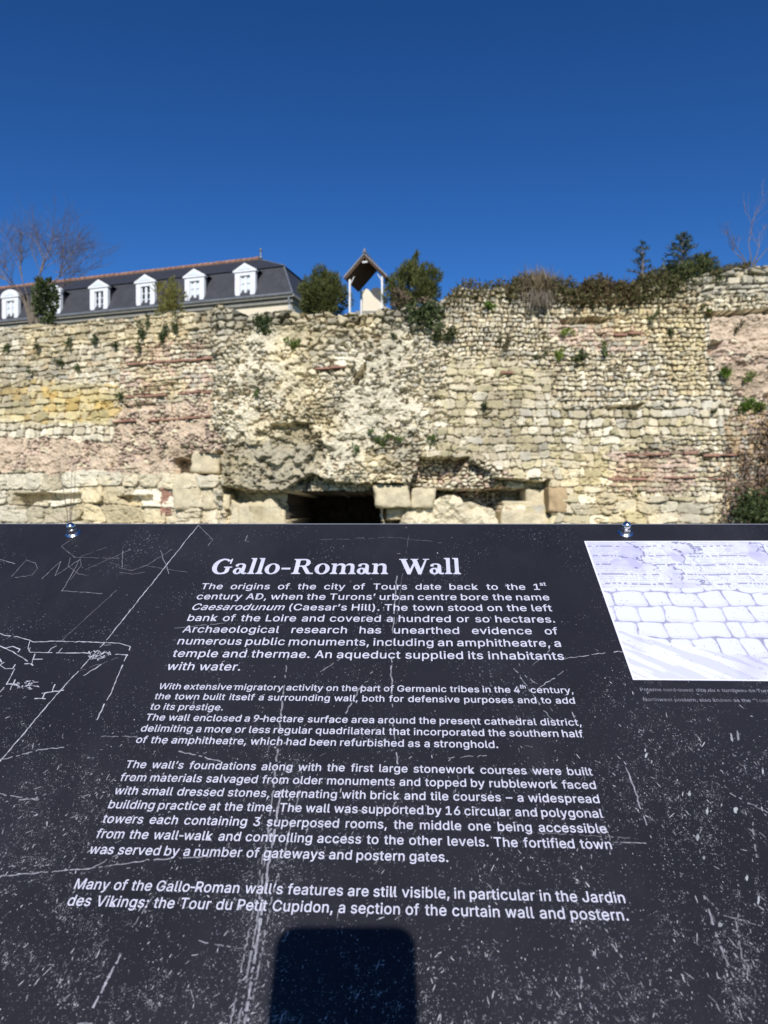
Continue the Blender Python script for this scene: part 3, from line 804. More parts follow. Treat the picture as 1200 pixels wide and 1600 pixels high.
# hip flashing
mb = MB(); mb.tube([(.12,-.12,ZE),(-.9,.9,ZB)], .045, 6); mb.tube([(-.82,.82,ZB+.03),r1], .05, 6); mb.build("hip_flashing", M_zinc, Hs)
def dormer(px, dark, arched=False, sc=1.0):
    # facade coordinate where the ray meets the plane of the dormer fronts
    k = (px-600)/F; c_, s_ = math.cos(TH), math.sin(TH)
    bb = .12
    ox = -5.27+s_*bb; oy = 39.56+c_*bb
    # ox + a*c = k*(oy - a*s)
    a = (k*oy-ox)/(c_+k*s_)
    root = empty("dormer", (a, bb, ZE)); root.parent = Hs
    w, h = .66*sc, 1.62*sc
    ow, oh0, oh1 = .33*sc, .22*sc, 1.42*sc
    def lam(z): return max(0.0, (z/(ZB-ZE))*1.02)
    # surround: ring of prisms around the opening
    s = MB()
    s.prism([(-w+.12,.02),(-ow,.02),(-ow,h),(-w,h),(-w,.42)], -.10, .12)
    s.prism([(ow,.02),(w-.12,.02),(w,.42),(w,h),(ow,h)], -.10, .12)
    s.box((-ow,-.10,oh1),(ow,.12,h)); s.box((-ow-.08,-.18,.0),(ow+.08,.12,oh0*.6))
    s.build("window_surround", M_white, root)
    p = MB()
    if arched:
        arc = [(math.cos(t)*(w+.08), h+.002+math.sin(t)*.52*sc) for t in np.linspace(0, math.pi, 14)]
        p.prism(arc, -.16, .12)
    else:
        p.prism([(-w-.1,h+.002),(w+.1,h+.002),(w+.1,h+.09),(.0,h+.52*sc),(-w-.1,h+.09)], -.16, .12)
    p.build("pediment", M_white, root)
    tp = MB(); tp.prism([(-w*.66,h+.13),(w*.66,h+.13),(0,h+.38*sc)], -.175, -.1605); tp.build("tympanum", M_curt, root)
    g = MB(); g.box((-ow,.05,oh0*.6),(ow,.07,oh1)); g.build("glass", M_glass if dark else M_curt, root)
    f = MB(); f.box((-.075,-.02,oh0*.6),(.075,.045,oh1)); 
    for zz in (.35,.66): f.box((-ow,.0,oh0+(oh1-oh0)*zz-.02),(-.08,.045,oh0+(oh1-oh0)*zz+.02)); f.box((.08,.0,oh0+(oh1-oh0)*zz-.02),(ow,.045,oh0+(oh1-oh0)*zz+.02))
    f.box((-ow,-.01,oh0*.6),(-ow+.05,.045,oh1)); f.box((ow-.05,-.01,oh0*.6),(ow,.045,oh1))
    f.build("window_frame", M_white, root)
    ck = MB()
    ck.box((-w+.03,.122,.05),(-w+.07,1.5,h)); ck.box((w-.07,.122,.05),(w-.03,1.5,h)); ck.build("cheek", M_slate2, root)
    rf = MB(); rf.poly([(-w-.14,-.14,h+.11),(0,-.14,h+.57*sc),(0,2.2,h+.57*sc),(-w-.14,2.2,h+.11)]); rf.poly([(0,-.14,h+.57*sc),(w+.14,-.14,h+.11),(w+.14,2.2,h+.11),(0,2.2,h+.57*sc)])
    rf.build("dormer_roof", M_slate2, root)
    ap = MB(); ap.prism([(-w-.2,-.06),(w+.2,-.06),(w*.7,.06),(-w*.7,.06)], -.22, .1); ap.build("apron", M_zinc, root)
dormer(384, False); dormer(305, False); dormer(228.5, True); dormer(156, True, False); dormer(83, False, True); dormer(17.5, False, True)

# ------------------------------------------------------------------ little wooden shelter on the crown
M_wood = mat("weathered_plank", (.12,.075,.05), .85, .15, noise=10, var=.35)
M_roofg = mat("grey_shingle", (.21,.20,.19), .8, .2, noise=8, var=.3)
M_wpost = mat("white_post", (.70,.70,.68), .6, .3, noise=6, var=.08)
apx = at(569.5, 399, 15.9); le = at(539.5, 431, 15.9)
hw = (apx.x-le.x)*1.06; rise = apx.z-le.z
Sh = empty("wooden_shelter", (apx.x, apx.y, 5.3), (0,0,-R(17))); tag(Sh, "small open shelter with a plank gable roof on slim white posts", "shelter")
za = apx.z-5.3; zl = le.z-5.3; dp = .95
mb = MB()
mb.prism([(-hw,zl),(0,za),(0,za-.045),(-hw,zl-.045)], 0, dp); mb.prism([(0,za),(hw*1.12,zl-.07),(hw*1.12,zl-.115),(0,za-.045)], 0, dp)
mb.build("plank_ceiling", M_wood, Sh)
mb = MB()
mb.prism([(-hw-.03,zl-.02),(0,za+.012),(0,za+.055),(-hw-.04,zl+.025)], -.03, dp+.03); mb.prism([(0,za+.012),(hw*1.12+.03,zl-.09),(hw*1.12+.03,zl-.045),(0,za+.055)], -.03, dp+.03)
mb.build("roof", M_roofg, Sh)
mb = MB(); mb.tube([(0,-.05,za+.07),(0,dp+.05,za+.07)], .03, 6); mb.lathe([(.035,za+.05),(.03,za+.12),(.005,za+.17)], 6); mb.build("ridge_cap", M_roofg, Sh)
for (x, y) in ((-hw+.09,.06),(hw-.06,.06),(-hw+.09,dp-.06),(hw-.06,dp-.06)):
    mb = MB(); mb.box((x-.02,y-.02,-.2),(x+.02,y+.02,zl-.03)); mb.build("post", M_wpost, Sh)
for (xa, xb, yy_) in ((-hw+.11,-hw+.20,.06),(hw-.08,hw-.17,.06),(-hw+.11,-hw+.20,dp-.06)):
    mb = MB(); mb.tube([(xa,yy_,zl-.12),(xb,yy_,zl+.03)], .011, 5); mb.build("brace", M_wpost, Sh)
mb = MB(); mb.box((-.06,.02,za-.16),(.06,.05,za-.125)); mb.build("collar_tie", M_wpost, Sh)
# cream scroll gable with a curved slate roof behind the shelter
Sc = empty("scroll_gable", (at(580,470,18.6).x, 18.6, 5.1)); tag(Sc, "cream scroll-shaped gable with rounded slate top seen under the shelter", "building")
def sp(px, py): q = at(px, py, 18.6); return (q.x-at(580,470,18.6).x, q.z-5.1)
prof = [sp(*p) for p in [(560,489),(566,480),(567,468),(566,459),(567,454),(571,451),(575,452),(578,455),(584,463),(592,470),(599,476),(601,482),(600,489)]]
z0 = -.2
mb = MB(); mb.prism([(prof[-1][0], z0)] + [(prof[0][0], z0)] + prof, 0, .3); mb.build("gable_wall", M_creamw, Sc)
arc = [sp(587.5+15*math.cos(t), 466-23*math.sin(t)) for t in np.linspace(0, math.pi, 16)]
mb = MB(); mb.prism([(arc[-1][0], z0), (arc[0][0], z0)] + arc, .32, 1.1); mb.build("roof", M_slate2, Sc)
mb = MB(); a_ = sp(556,487); b_ = sp(592,491); mb.box((a_[0],-.08,b_[1]-.1),(b_[0],-.002,a_[1])); mb.build("sill", M_corn, Sc)

# ------------------------------------------------------------------ the information panel
DPN = 0.37
u_ = np.array([55,687,F]); u_ /= np.linalg.norm(u_)
r_ = np.array([1,.0039,0]); r_[2] = -(r_[0]*u_[0]+r_[1]*u_[1])/u_[2]; r_ /= np.linalg.norm(r_)
n_ = np.cross(r_, u_)
if n_[2] > 0: n_ = -n_
def ST(px, py):
    px = np.asarray(px, float); py = np.asarray(py, float)
    v = np.stack([(px-600)/F, (800-py)/F, np.ones_like(px)], -1)
    P_ = v*(-DPN/(v@n_))[..., None]
    return P_@r_, P_@u_
toW = lambda v: Vector((v[0], v[2], v[1]))
Mp = Matrix.Identity(4)
for i, a in enumerate((r_, u_, n_)):
    w_ = toW(a)
    for k in range(3): Mp[k][i] = w_[k]
o_ = toW(-DPN*n_)+Vector((0,0,CZ)); Mp.translation = o_
Pn = empty("information_panel"); Pn.matrix_world = Mp
tag(Pn, "dark scratched information panel with white lettering about the Roman wall", "sign")

def panel_material():
    m = bpy.data.materials.new("panel_laminate"); m.use_nodes = True
    nt = m.node_tree; N = nt.nodes; L = nt.links; b = N["Principled BSDF"]
    tc = N.new("ShaderNodeTexCoord")
    nz = N.new("ShaderNodeTexNoise"); nz.inputs['Scale'].default_value = 7; nz.inputs['Detail'].default_value = 6
    L.new(tc.outputs['Object'], nz.inputs['Vector'])
    cr = N.new("ShaderNodeValToRGB"); cr.color_ramp.elements[0].color = (.0158,.0164,.0215,1); cr.color_ramp.elements[1].color = (.0230,.0235,.0300,1)
    cr.color_ramp.elements[0].position = .3; cr.color_ramp.elements[1].position = .7
    L.new(nz.outputs['Fac'], cr.inputs[0])
    # fine dust specks
    vo = N.new("ShaderNodeTexVoronoi"); vo.inputs['Scale'].default_value = 420
    L.new(tc.outputs['Object'], vo.inputs['Vector'])
    n3_ = N.new("ShaderNodeTexNoise"); n3_.inputs['Scale'].default_value = 16; n3_.inputs['Detail'].default_value = 5
    L.new(tc.outputs['Object'], n3_.inputs['Vector'])
    mr = N.new("ShaderNodeMapRange"); mr.inputs[1].default_value = .42; mr.inputs[2].default_value = .72; mr.inputs[3].default_value = .05; mr.inputs[4].default_value = .30
    L.new(n3_.outputs['Fac'], mr.inputs[0])
    lt = N.new("ShaderNodeMath"); lt.operation = 'LESS_THAN'; L.new(vo.outputs['Distance'], lt.inputs[0]); L.new(mr.outputs[0], lt.inputs[1])
    cs = N.new("ShaderNodeSeparateColor"); L.new(vo.outputs['Color'], cs.inputs[0])
    g2 = N.new("ShaderNodeMath"); g2.operation = 'MULTIPLY'; L.new(cs.outputs[0], g2.inputs[0]); L.new(lt.outputs[0], g2.inputs[1])
    g3 = N.new("ShaderNodeMath"); g3.operation = 'MULTIPLY'; L.new(g2.outputs[0], g3.inputs[0]); g3.inputs[1].default_value = .5
    n5 = N.new("ShaderNodeTexNoise"); n5.inputs['Scale'].default_value = 5.5; n5.inputs['Detail'].default_value = 9; n5.inputs['Roughness'].default_value = .72
    mp5 = N.new("ShaderNodeMapping"); mp5.inputs['Scale'].default_value = (1.6,.8,1); mp5.inputs['Rotation'].default_value = (0,0,.35)
    L.new(tc.outputs['Object'], mp5.inputs['Vector']); L.new(mp5.outputs[0], n5.inputs['Vector'])
    m5 = N.new("ShaderNodeMapRange"); m5.inputs[1].default_value = .50; m5.inputs[2].default_value = .78; m5.inputs[3].default_value = 0; m5.inputs[4].default_value = .07
    L.new(n5.outputs['Fac'], m5.inputs[0])
    hz = N.new("ShaderNodeMixRGB"); L.new(m5.outputs[0], hz.inputs[0]); L.new(cr.outputs[0], hz.inputs[1]); hz.inputs[2].default_value = (.20,.205,.235,1)
    cr = hz
    mx = N.new("ShaderNodeMixRGB"); L.new(g3.outputs[0], mx.inputs[0]); L.new(cr.outputs[0], mx.inputs[1]); mx.inputs[2].default_value = (.28,.29,.36,1)
    L.new(mx.outputs[0], b.inputs['Base Color'])
    b.inputs['Roughness'].default_value = .42; b.inputs['Specular IOR Level'].default_value = .14
    return m
M_panel = panel_material()
M_alu = mat("brushed_aluminium", (.62,.62,.64), .4, .5, .7, noise=20, var=.08)
M_ink = mat("white_print", (.56,.56,.66), .5, .3, noise=60, var=.10)
M_scr = mat("scuffed_white", vcol=True, rough=.8, spec=.2)
M_steel = mat("polished_steel", (.82,.80,.78), .22, .5, 1.0)
M_post = mat("dark_steel_post", (.05,.05,.055), .5, .4, .3, noise=10)
K = DPN/.34
sL, sR = -.80*K, .66*K
_, tL = ST(0, 818.9); _, tR = ST(1200, 819.5)
s0_, _ = ST(0, 818.9); s1_, _ = ST(1200, 819.5)
topat = lambda s: float(tL+(tR-tL)*(s-s0_)/(s1_-s0_))
bot = .02*K
mb = MB(); th = .0014
V8 = [(sL,bot,-th),(sR,bot,-th),(sR,topat(sR),-th),(sL,topat(sL),-th),(sL,bot,0),(sR,bot,0),(sR,topat(sR),0),(sL,topat(sL),0)]
mb.v = V8; mb.f = [[0,3,2,1],[4,5,6,7],[0,1,5,4],[1,2,6,5],[2,3,7,6],[3,0,4,7]]
mb.build("board", M_panel, Pn)
mb = MB(); e_ = .0036
V8 = [(sL-e_,bot-e_,-.012),(sR+e_,bot-e_,-.012),(sR+e_,topat(sR)+e_,-.012),(sL-e_,topat(sL)+e_,-.012),(sL-e_,bot-e_,-.0016),(sR+e_,bot-e_,-.0016),(sR+e_,topat(sR)+e_,-.0016),(sL-e_,topat(sL)+e_,-.0016)]
mb.v = V8; mb.f = [[0,3,2,1],[4,5,6,7],[0,1,5,4],[1,2,6,5],[2,3,7,6],[3,0,4,7]]
mb.build("backing_tray", M_alu, Pn)
# legs down to the ground
Pinv = Mp.inverted()
for s in (-.55*K, .45*K):
    a = Mp @ Vector((s, .28*K, -.03)); a2 = Mp @ Vector((s, .10*K, -.013)); a3 = Mp @ Vector((s, .45*K, -.013))
    mb = MB()
    Mloc = Pinv
    def wbox(p, q):
        pts = [(x,y,z) for z in (p[2],q[2]) for x, y in ((p[0],p[1]),(q[0],p[1]),(q[0],q[1]),(p[0],q[1]))]
        k = len(mb.v); mb.v += [tuple(Mloc @ Vector(t)) for t in pts]
        mb.f += [[k+i for i in qd] for qd in ((0,3,2,1),(4,5,6,7),(0,1,5,4),(1,2,6,5),(2,3,7,6),(3,0,4,7))]
    wbox((a.x-.03, a.y-.03, 0), (a.x+.03, a.y+.03, a.z-.02))
    wbox((a.x-.09, a.y-.09, 0.001), (a.x+.09, a.y+.09, .012))
    mb.box((s-.025,.06*K,-.03),(s+.025,.46*K,-.0125))
    mb.build("leg", M_post, Pn)

# cap nuts with washers
def cap_nut(px, py, first=None):
    s, t = ST(px, py)
    if first:
        o = first.copy(); COL.objects.link(o); o.parent = Pn; o.location = (float(s), float(t), 0)
        for ch in list(first.children):
            c2 = ch.copy(); COL.objects.link(c2); c2.parent = o
        return o
    b = MB()
    # hexagonal base
    hx = [(.0052*math.cos(math.pi/3*i), .0052*math.sin(math.pi/3*i)) for i in range(6)]
    k = len(b.v); b.v += [(x,y,.0022) for x,y in hx]+[(x,y,.0062) for x,y in hx]
    b.f += [[k+i for i in reversed(range(6))],[k+6+i for i in range(6)]]+[[k+i,k+(i+1)%6,k+6+(i+1)%6,k+6+i] for i in range(6)]
    b.lathe([(.0043,.006)]+[(.0042*math.cos(t_), .0085+.0042*math.sin(t_)) for t_ in np.linspace(0,1.5,8)], 20)
    o = b.build("cap_nut", M_steel, Pn, smooth=False); 
    for p in o.data.polygons: p.use_smooth = len(p.vertices) == 4 and p.area < 4e-6
    o.location = (float(s), float(t), 0)
    w = MB(); w.lathe([(.0072,.0001),(.0072,.0008),(.0066,.0012),(.0056,.0021)], 28); w.build("washer", M_steel, o)
    return o
cn = cap_nut(114.5, 834.5); cap_nut(977, 833.5, cn)

# ---- lettering
def get_font():
    try:
        return bpy.data.fonts.load(os.path.join(bpy.utils.system_resource('DATAFILES'), 'fonts', 'Inter.woff2'))
    except Exception:
        return None
FONT = get_font()
_cache = {}
def word_mesh(w, shear=0.0, off=0.0):
    key = (w, shear)
    if key in _cache: return _cache[key]
    cu = bpy.data.curves.new("lettering", 'FONT'); cu.body = w; cu.size = 1.0; cu.offset = off; cu.resolution_u = 3; cu.shear = shear
    cu.space_character = 1.03
    if FONT: cu.font = FONT
    ob = bpy.data.objects.new("lettering", cu); COL.objects.link(ob)
    dg = bpy.context.evaluated_depsgraph_get(); ev = ob.evaluated_get(dg); me = ev.to_mesh()
    v = np.empty(len(me.vertices)*3, np.float32); me.vertices.foreach_get("co", v); v = v.reshape(-1,3)[:, :2].copy()
    f = [list(p.vertices) for p in me.polygons]
    ev.to_mesh_clear(); bpy.data.objects.remove(ob); bpy.data.curves.remove(cu)
    if len(v): v[:,0] -= v[:,0].min()
    _cache[key] = (v, f); return _cache[key]
def wwidth(w): 
    v, f = word_mesh(w); return float(v[:,0].max()) if len(v) else .3
BOLD = .007
SUP = {'1st': ('1','st'), '4th': ('4','th')}
def line_mesh(V, Fc, text, sx, sy, s0, s1, t0, t1, justify=True):
    """words between s0 and s1 on a baseline running t0..t1"""
    items = []
    for w in text.split():
        parts = []
        it = w.startswith('_'); w = w.strip('_')
        if w in SUP: parts = [(SUP[w][0], 0, 1, 0), (SUP[w][1], .36, .6, 0)]
        elif '-' in w and len(w) > 1:
            a_, b_ = w.split('-'); parts = [(a_, 0, 1, 0), ('-', 0, 1, 0), (b_, 0, 1, 0)]
        else: parts = [(w, 0, 1, .22 if it else 0)]
        items.append(parts)
    def pw(parts): return sum(wwidth(p[0])*p[2] for p in parts)+.05*(len(parts)-1)
    tot = sum(pw(p) for p in items)*sx; n = len(items)-1
    gap = (s1-s0-tot)/n if justify and n else .27*sx
    sxx = sx
    if justify and n and gap < .17*sx:
        sxx = (s1-s0)/(tot/sx+.17*n); gap = .17*sxx
    x = s0
    for parts in items:
        for (w, up, sc_, sh) in parts:
            v, f = word_mesh(w, sh)
            k = len(V)
            for a, b in v:
                ss = x+a*sc_*sxx; tt = t0+(t1-t0)*(ss-s0)/max(s1-s0,1e-6)+(b*sc_+up)*sy
                V.append((ss-BOLD*sxx, tt, .00000))
            Fc += [[k+i for i in q] for q in f]
            m_ = len(v)
            for dxx, dyy, zz_ in ((BOLD, 0, .000012), (0, .010, .000024), (0, -.004, .000036)):
                k2 = len(V)
                for q in range(m_): V.append((V[k+q][0]+(BOLD+dxx)*sxx, V[k+q][1]+dyy*sy, zz_))
                Fc += [[k2+i for i in q] for q in f]
            x += (wwidth(w)*sc_+(.05 if len(parts) > 1 else 0))*sxx
        x += gap
    return x-gap
sLm = ST(313,920.7)[0]; 
LM = float(np.mean([ST(*p)[0] for p in ((313,920.7),(261,1047),(211,1160.7),(138,1334),(104,1415))]))
RM = float(np.mean([ST(*p)[0] for p in ((850,921),(925,1213.7),(977,1413.3))]))+.001
paras = [
 (["The origins of the city of Tours date back to the 1st", "century AD, when the Turons’ urban centre bore the name", "_Caesarodunum_ (Caesar’s Hill). The town stood on the left",
   "bank of the Loire and covered a hundred or so hectares.", "Archaeological research has unearthed evidence of", "numerous public monuments, including an amphitheatre, a",
   "temple and thermae. An aqueduct supplied its inhabitants", "with water."], (313,920.7), (261,1047), ("with water.", (261,1047), (376,1047)), {7}),
 (["With extensive migratory activity on the part of Germanic tribes in the 4th century,", "the town built itself a surrounding wall, both for defensive purposes and to add", "to its prestige.",
   "The wall enclosed a 9-hectare surface area around the present cathedral district,", "delimiting a more or less regular quadrilateral that incorporated the southern half", "of the amphitheatre, which had been refurbished as a stronghold."],
  (247,1077), (211,1161), ("of the amphitheatre, which had been refurbished as a stronghold.", (211,1161), (778,1171)), {2,5}),
 (["The wall’s foundations along with the first large stonework courses were built", "from materials salvaged from older monuments and topped by rubblework faced", "with small dressed stones, alternating with brick and tile courses – a widespread",
   "building practice at the time. The wall was supported by 16 circular and polygonal", "towers each containing 3 superposed rooms, the middle one being accessible", "from the wall-walk and controlling access to the other levels. The fortified town",
   "was served by a number of gateways and postern gates."], (197,1200), (138,1334), ("was served by a number of gateways and postern gates.", (138,1334), (700,1348)), {6}),
 (["Many of the Gallo-Roman wall’s features are still visible, in particular in the Jardin", "des Vikings: the Tour du Petit Cupidon, a section of the curtain wall and postern."], (117,1389), (104,1415), None, set()),
]
capmm = [ (ST(313,911.2)[1]-ST(313,920.7)[1]), None, None, None]
sxs = []
for pi, (lines, a, b, fit, ragged) in enumerate(paras):
    ta = float(ST(*a)[1]); tb_ = float(ST(*b)[1])
    if fit:
        ws = fit[0].split(); w_n = sum(wwidth(w) for w in ws)+.27*(len(ws)-1)
        sx = float(ST(*fit[2])[0]-ST(*fit[1])[0])/w_n
    else: sx = sxs[-1]
    sxs.append(sx)
    sy = sx*1.02
    V, Fc = [], []
    n = len(lines)
    # paragraph two has its own full-stop break: keep even leading
    for i, ln in enumerate(lines):
        t = ta+(tb_-ta)*i/(n-1)
        line_mesh(V, Fc, ln, sx, sy, LM, RM, t, t, i not in ragged)
    o = mesh_np("text_paragraph", [(x,y,.00016+z) for x,y,z in V], Fc, M_ink, Pn)

# heading in a heavy soft serif, drawn glyph by glyph (cap height 700)
def arcp(cx, cy, rx, ry, a0, a1, n=18): return [(cx+rx*math.cos(R(a0+(a1-a0)*i/n)), cy+ry*math.sin(R(a0+(a1-a0)*i/n))) for i in range(n+1)]
def ringband(cx, cy, rx, ry, ix, iy, a0, a1, n=28, icx=None):
    o = arcp(cx, cy, rx, ry, a0, a1, n); i = arcp(icx if icx is not None else cx, cy, ix, iy, a0, a1, n)
    return [[o[k], o[k+1], i[k+1], i[k]] for k in range(n)]
def serif(x0, x1, a, b, y, d):   # bracketed slab; stem between a and b, foot at y, d=+1 upwards
    return [(x0,y),(x1,y),(x1,y+34*d),(b+26,y+52*d),(b,y+100*d),(a,y+100*d),(a-26,y+52*d),(x0,y+34*d)]
GL = {
 'l': (285, [[(80,50),(210,50),(210,745),(80,745)], serif(18,272,80,210,0,1), [(14,745),(85,745),(85,640),(66,690),(14,708)]]),
 'o': (545, ringband(272,238,255,252,112,205,0,360,36)),
 'n': (590, [[(80,50),(205,50),(205,482),(80,482)], serif(18,262,80,205,0,1), [(14,482),(85,482),(85,390),(66,430),(14,446)], [(385,50),(512,50),(512,330),(385,330)], serif(330,575,385,512,0,1)]
      + [[(195,330),(195,395),(262,468),(250,395)],[(250,395),(262,468),(340,492),(318,408)],[(318,408),(340,492),(430,478),(365,395)],[(365,395),(430,478),(490,425),(385,330)],[(385,330),(490,425),(512,330)]]),
 'a': (500, ringband(178,138,160,150,52,92,0,360,30) + [[(285,70),(410,70),(410,330),(285,330)], [(300,70),(410,70),(440,60),(490,70),(490,8),(420,-12),(340,10)]]
      + [[(410,330),(400,400),(300,380),(285,330)],[(400,400),(340,470),(262,428),(300,380)],[(340,470),(240,492),(215,440),(262,428)],[(240,492),(120,475),(160,425),(215,440)],[(120,475),(45,420),(52,345),(150,345),(160,425)]]),
 'G': (770, ringband(365,348,345,365,190,300,48,318,40,380) + [[(500,60),(640,110),(640,290),(500,290)], [(430,290),(715,290),(715,335),(430,335)], [(585,470),(635,470),(640,710),(605,710),(575,650)],
      [(500,60),(640,110),(600,50),(520,0),(440,-10)]]),
 'R': (770, [[(95,90),(245,90),(245,610),(95,610)], serif(22,330,95,245,0,1), serif(22,245,95,245,700,-1), [(245,640),(400,640),(400,700),(245,700)], [(245,335),(420,335),(420,390),(245,390)]]
      + ringband(400,517,205,183,60,124,-90,90,20) + [[(330,345),(475,350),(650,60),(520,20)],[(520,20),(650,60),(760,48),(760,0),(560,0)]]),
 'W': (1020, [[(55,670),(225,670),(400,180),(350,-10),(300,-10)], [(300,-10),(400,-10),(575,560),(535,640)], [(440,670),(605,670),(760,180),(715,-10),(660,-10)], [(660,-10),(760,-10),(950,670),(890,670)],
      [(5,700),(285,700),(285,660),(5,660)], [(395,700),(660,700),(660,660),(395,660)], [(815,700),(1030,700),(1030,660),(815,660)]]),
 '-': (390, [[(45,205),(345,205),(345,285),(45,285)]]),
 ' ': (330, []),
}
GL['m'] = (895, GL['n'][1] + [[(x+307, y) for x, y in p] for p in GL['n'][1][3:]])
txt = "Gallo-Roman Wall"
adv = sum(GL[c_][0] for c_ in txt)
h0 = ST(327, 897); h1 = ST(721, 899.5)
sx = float(h1[0]-h0[0])/(adv-20)
capT = float(ST(345, 873.2)[1]-ST(345, 897)[1])
sy = capT/700*.98
V, Fc = [], []; x = 0; zi = 0
for c_ in txt:
    a_, ps = GL[c_]
    for p in ps:
        k = len(V); z = .00016+.000012*(zi % 9); zi += 1
        for q in p: V.append((float(h0[0])+(x+q[0]-15)*sx, float(h0[1])+q[1]*sy, z))
        # keep faces pointing outwards
        ar = sum(p[i][0]*p[(i+1)%len(p)][1]-p[(i+1)%len(p)][0]*p[i][1] for i in range(len(p)))
        ids = list(range(k, k+len(p)))
        Fc.append(ids if ar > 0 else ids[::-1])
    x += a_
mesh_np("heading", V, Fc, M_ink, Pn)

# two-line French caption under the drawing, barely legible in the photograph
V, Fc = [], []
c0 = ST(1001, 1080); c1 = ST(1006, 1095.5)
for (pt, tx) in ((c0, "Poterne nord-ouest dite du « tombeau de Turnus ». Relevé de"), (c1, "Northwest postern, also known as the “Tomb of Turnus”.")):
    line_mesh(V, Fc, tx, .0052*K, .0052*K, float(pt[0]), float(pt[0])+.3, float(pt[1]), float(pt[1]), False)
M_cap = mat("worn_grey_print", (.20,.20,.24), .6, .3, noise=90, var=.5)
mesh_np("caption", [(x,y,.00016+z) for x,y,z in V], Fc, M_cap, Pn)

# ---- printed drawing of the wall (ink outlines and lavender wash on white)
q0 = ST(912, 845.5); q1 = ST(990, 1062.5)
PS0 = float((q0[0]+q1[0])/2); PT1 = float(q0[1]); PT0 = float(q1[1]); PWD = .34*K; PHT = PT1-PT0
ng, mg = 640, 330
A, B = np.meshgrid(np.linspace(0, PWD, ng), np.linspace(0, PHT, mg))
U = A/PHT; Vv = B/PHT      # in units of the picture height
paper = np.array([.68,.69,.80]); wash = np.array([.44,.42,.66]); inkc = np.array([.10,.09,.20])
CI = np.tile(paper, (mg, ng, 1))
w1 = fbm(U*5, Vv*5, 61, 5)
k = sstep(.52, .74, w1)[..., None]*.45; CI = CI*(1-k)+wash*k
ink = np.zeros((mg, ng))
# upper part: fine courses with brick bands
upper = Vv > .60
rowsu = Vv*62 + .3*fbm(U*8, Vv*8, 62, 2)
fr = np.abs(rowsu-np.floor(rowsu)-.5)
seg = H(np.floor(U*90+40*H(np.floor(rowsu), 1, 5)), np.floor(rowsu), 6)
ink = np.where(upper & (fr > .40) & (seg > .35), .40, ink)
colu = U*70+17*H(np.floor(rowsu), 2, 7); fc_ = np.abs(colu-np.floor(colu)-.5)
ink = np.where(upper & (fc_ > .42) & (H(np.floor(colu), np.floor(rowsu), 8) > .5), .28, ink)
for vb in (.95,.865,.79,.71,.635):
    dd = np.abs(Vv-vb-.004*np.sin(U*20))
    sg = H(np.floor(U*110), int(vb*100), 9)
    ink = np.where((dd < .006) & (sg > .35), .6, ink)
# damaged patches with jagged outline in the upper part
for (cx, cy, rx, ry) in ((.22,.90,.05,.10),(.17,.80,.08,.05),(.27,.77,.05,.03),(.47,.93,.08,.05),(.44,.86,.03,.07),(.82,.93,.09,.06),(.86,.86,.05,.06),(.38,.70,.04,.07),(.44,.65,.05,.03)):
    dd = np.hypot((U-cx)/rx, (Vv-cy)/ry) + 1.5*(fbm(U*26, Vv*26, 63, 4)-.5) + .5*(fbm(U*80, Vv*80, 64, 2)-.5)
    m_ = dd < 1
    kk = (m_*(.18+.5*sstep(.4,.7,fbm(U*14, Vv*14, 74, 3))))[..., None]
    CI = CI*(1-kk)+wash*kk; ink = np.where(m_, ink*.2, ink)
    side = (U-cx)/rx*.9+(Vv-cy)/ry*.3 > .15
    ink = np.where((np.abs(dd-1) < .10) & side, .7, ink)
for (x0, x1, y0, y1, sd) in ((.30,.36,.95,.60,1),(.55,.52,.98,.62,2),(.66,.78,.80,.60,3),(.60,.62,.72,.6,4),(.20,.30,.72,.62,5)):
    tt_ = np.clip((Vv-y0)/(y1-y0), 0, 1); xl = x0+(x1-x0)*tt_+.03*(fbm(Vv*30, Vv*0, 200+sd, 4)-.5)*2
    ink = np.where((np.abs(U-xl) < .0026) & (Vv < y0) & (Vv > y1) & (H(np.floor(Vv*70), sd, 3) > .3), .55, ink)
# big blocks below
rb = np.array([-.01,.03,.14,.25,.36,.47,.575,.625])
Uw = U+.012*(fbm(U*9, Vv*9, 64, 3)-.5)*2; Vw = Vv+.02*(fbm(U*7+4, Vv*7, 65, 3)-.5)*2 
big = ((U > .80+.06*np.sin(Vv*20)) & (Vv < .78) & (Vv > .2))
def blocks(Uw, Vw, rb, w, seed):
    ri = np.clip(np.searchsorted(rb, Vw)-1, 0, len(rb)-2); zb = rb[ri]; zt = rb[ri+1]
    u = Uw/(w*(.8+.5*H(ri,1,seed)))+9*H(ri,2,seed); i = np.floor(u)
    bl = lambda q: q+.5*(H(q,ri,seed+1)-.5)
    i = np.where(u < bl(i), i-1, i); i = np.where(u >= bl(i+1), i+1, i)
    wr = w*(.8+.5*H(ri,1,seed)); l = bl(i); r = bl(i+1)
    ex_ = np.minimum(u-l, r-u)*wr; ez = np.minimum(Vw-zb, zt-Vw); rad = .022
    e = rad-np.hypot(np.maximum(rad-ex_,0), np.maximum(rad-ez,0))
    return e, (u-l)/(r-l), (Vw-zb)/(zt-zb), H(i,ri,seed+2)
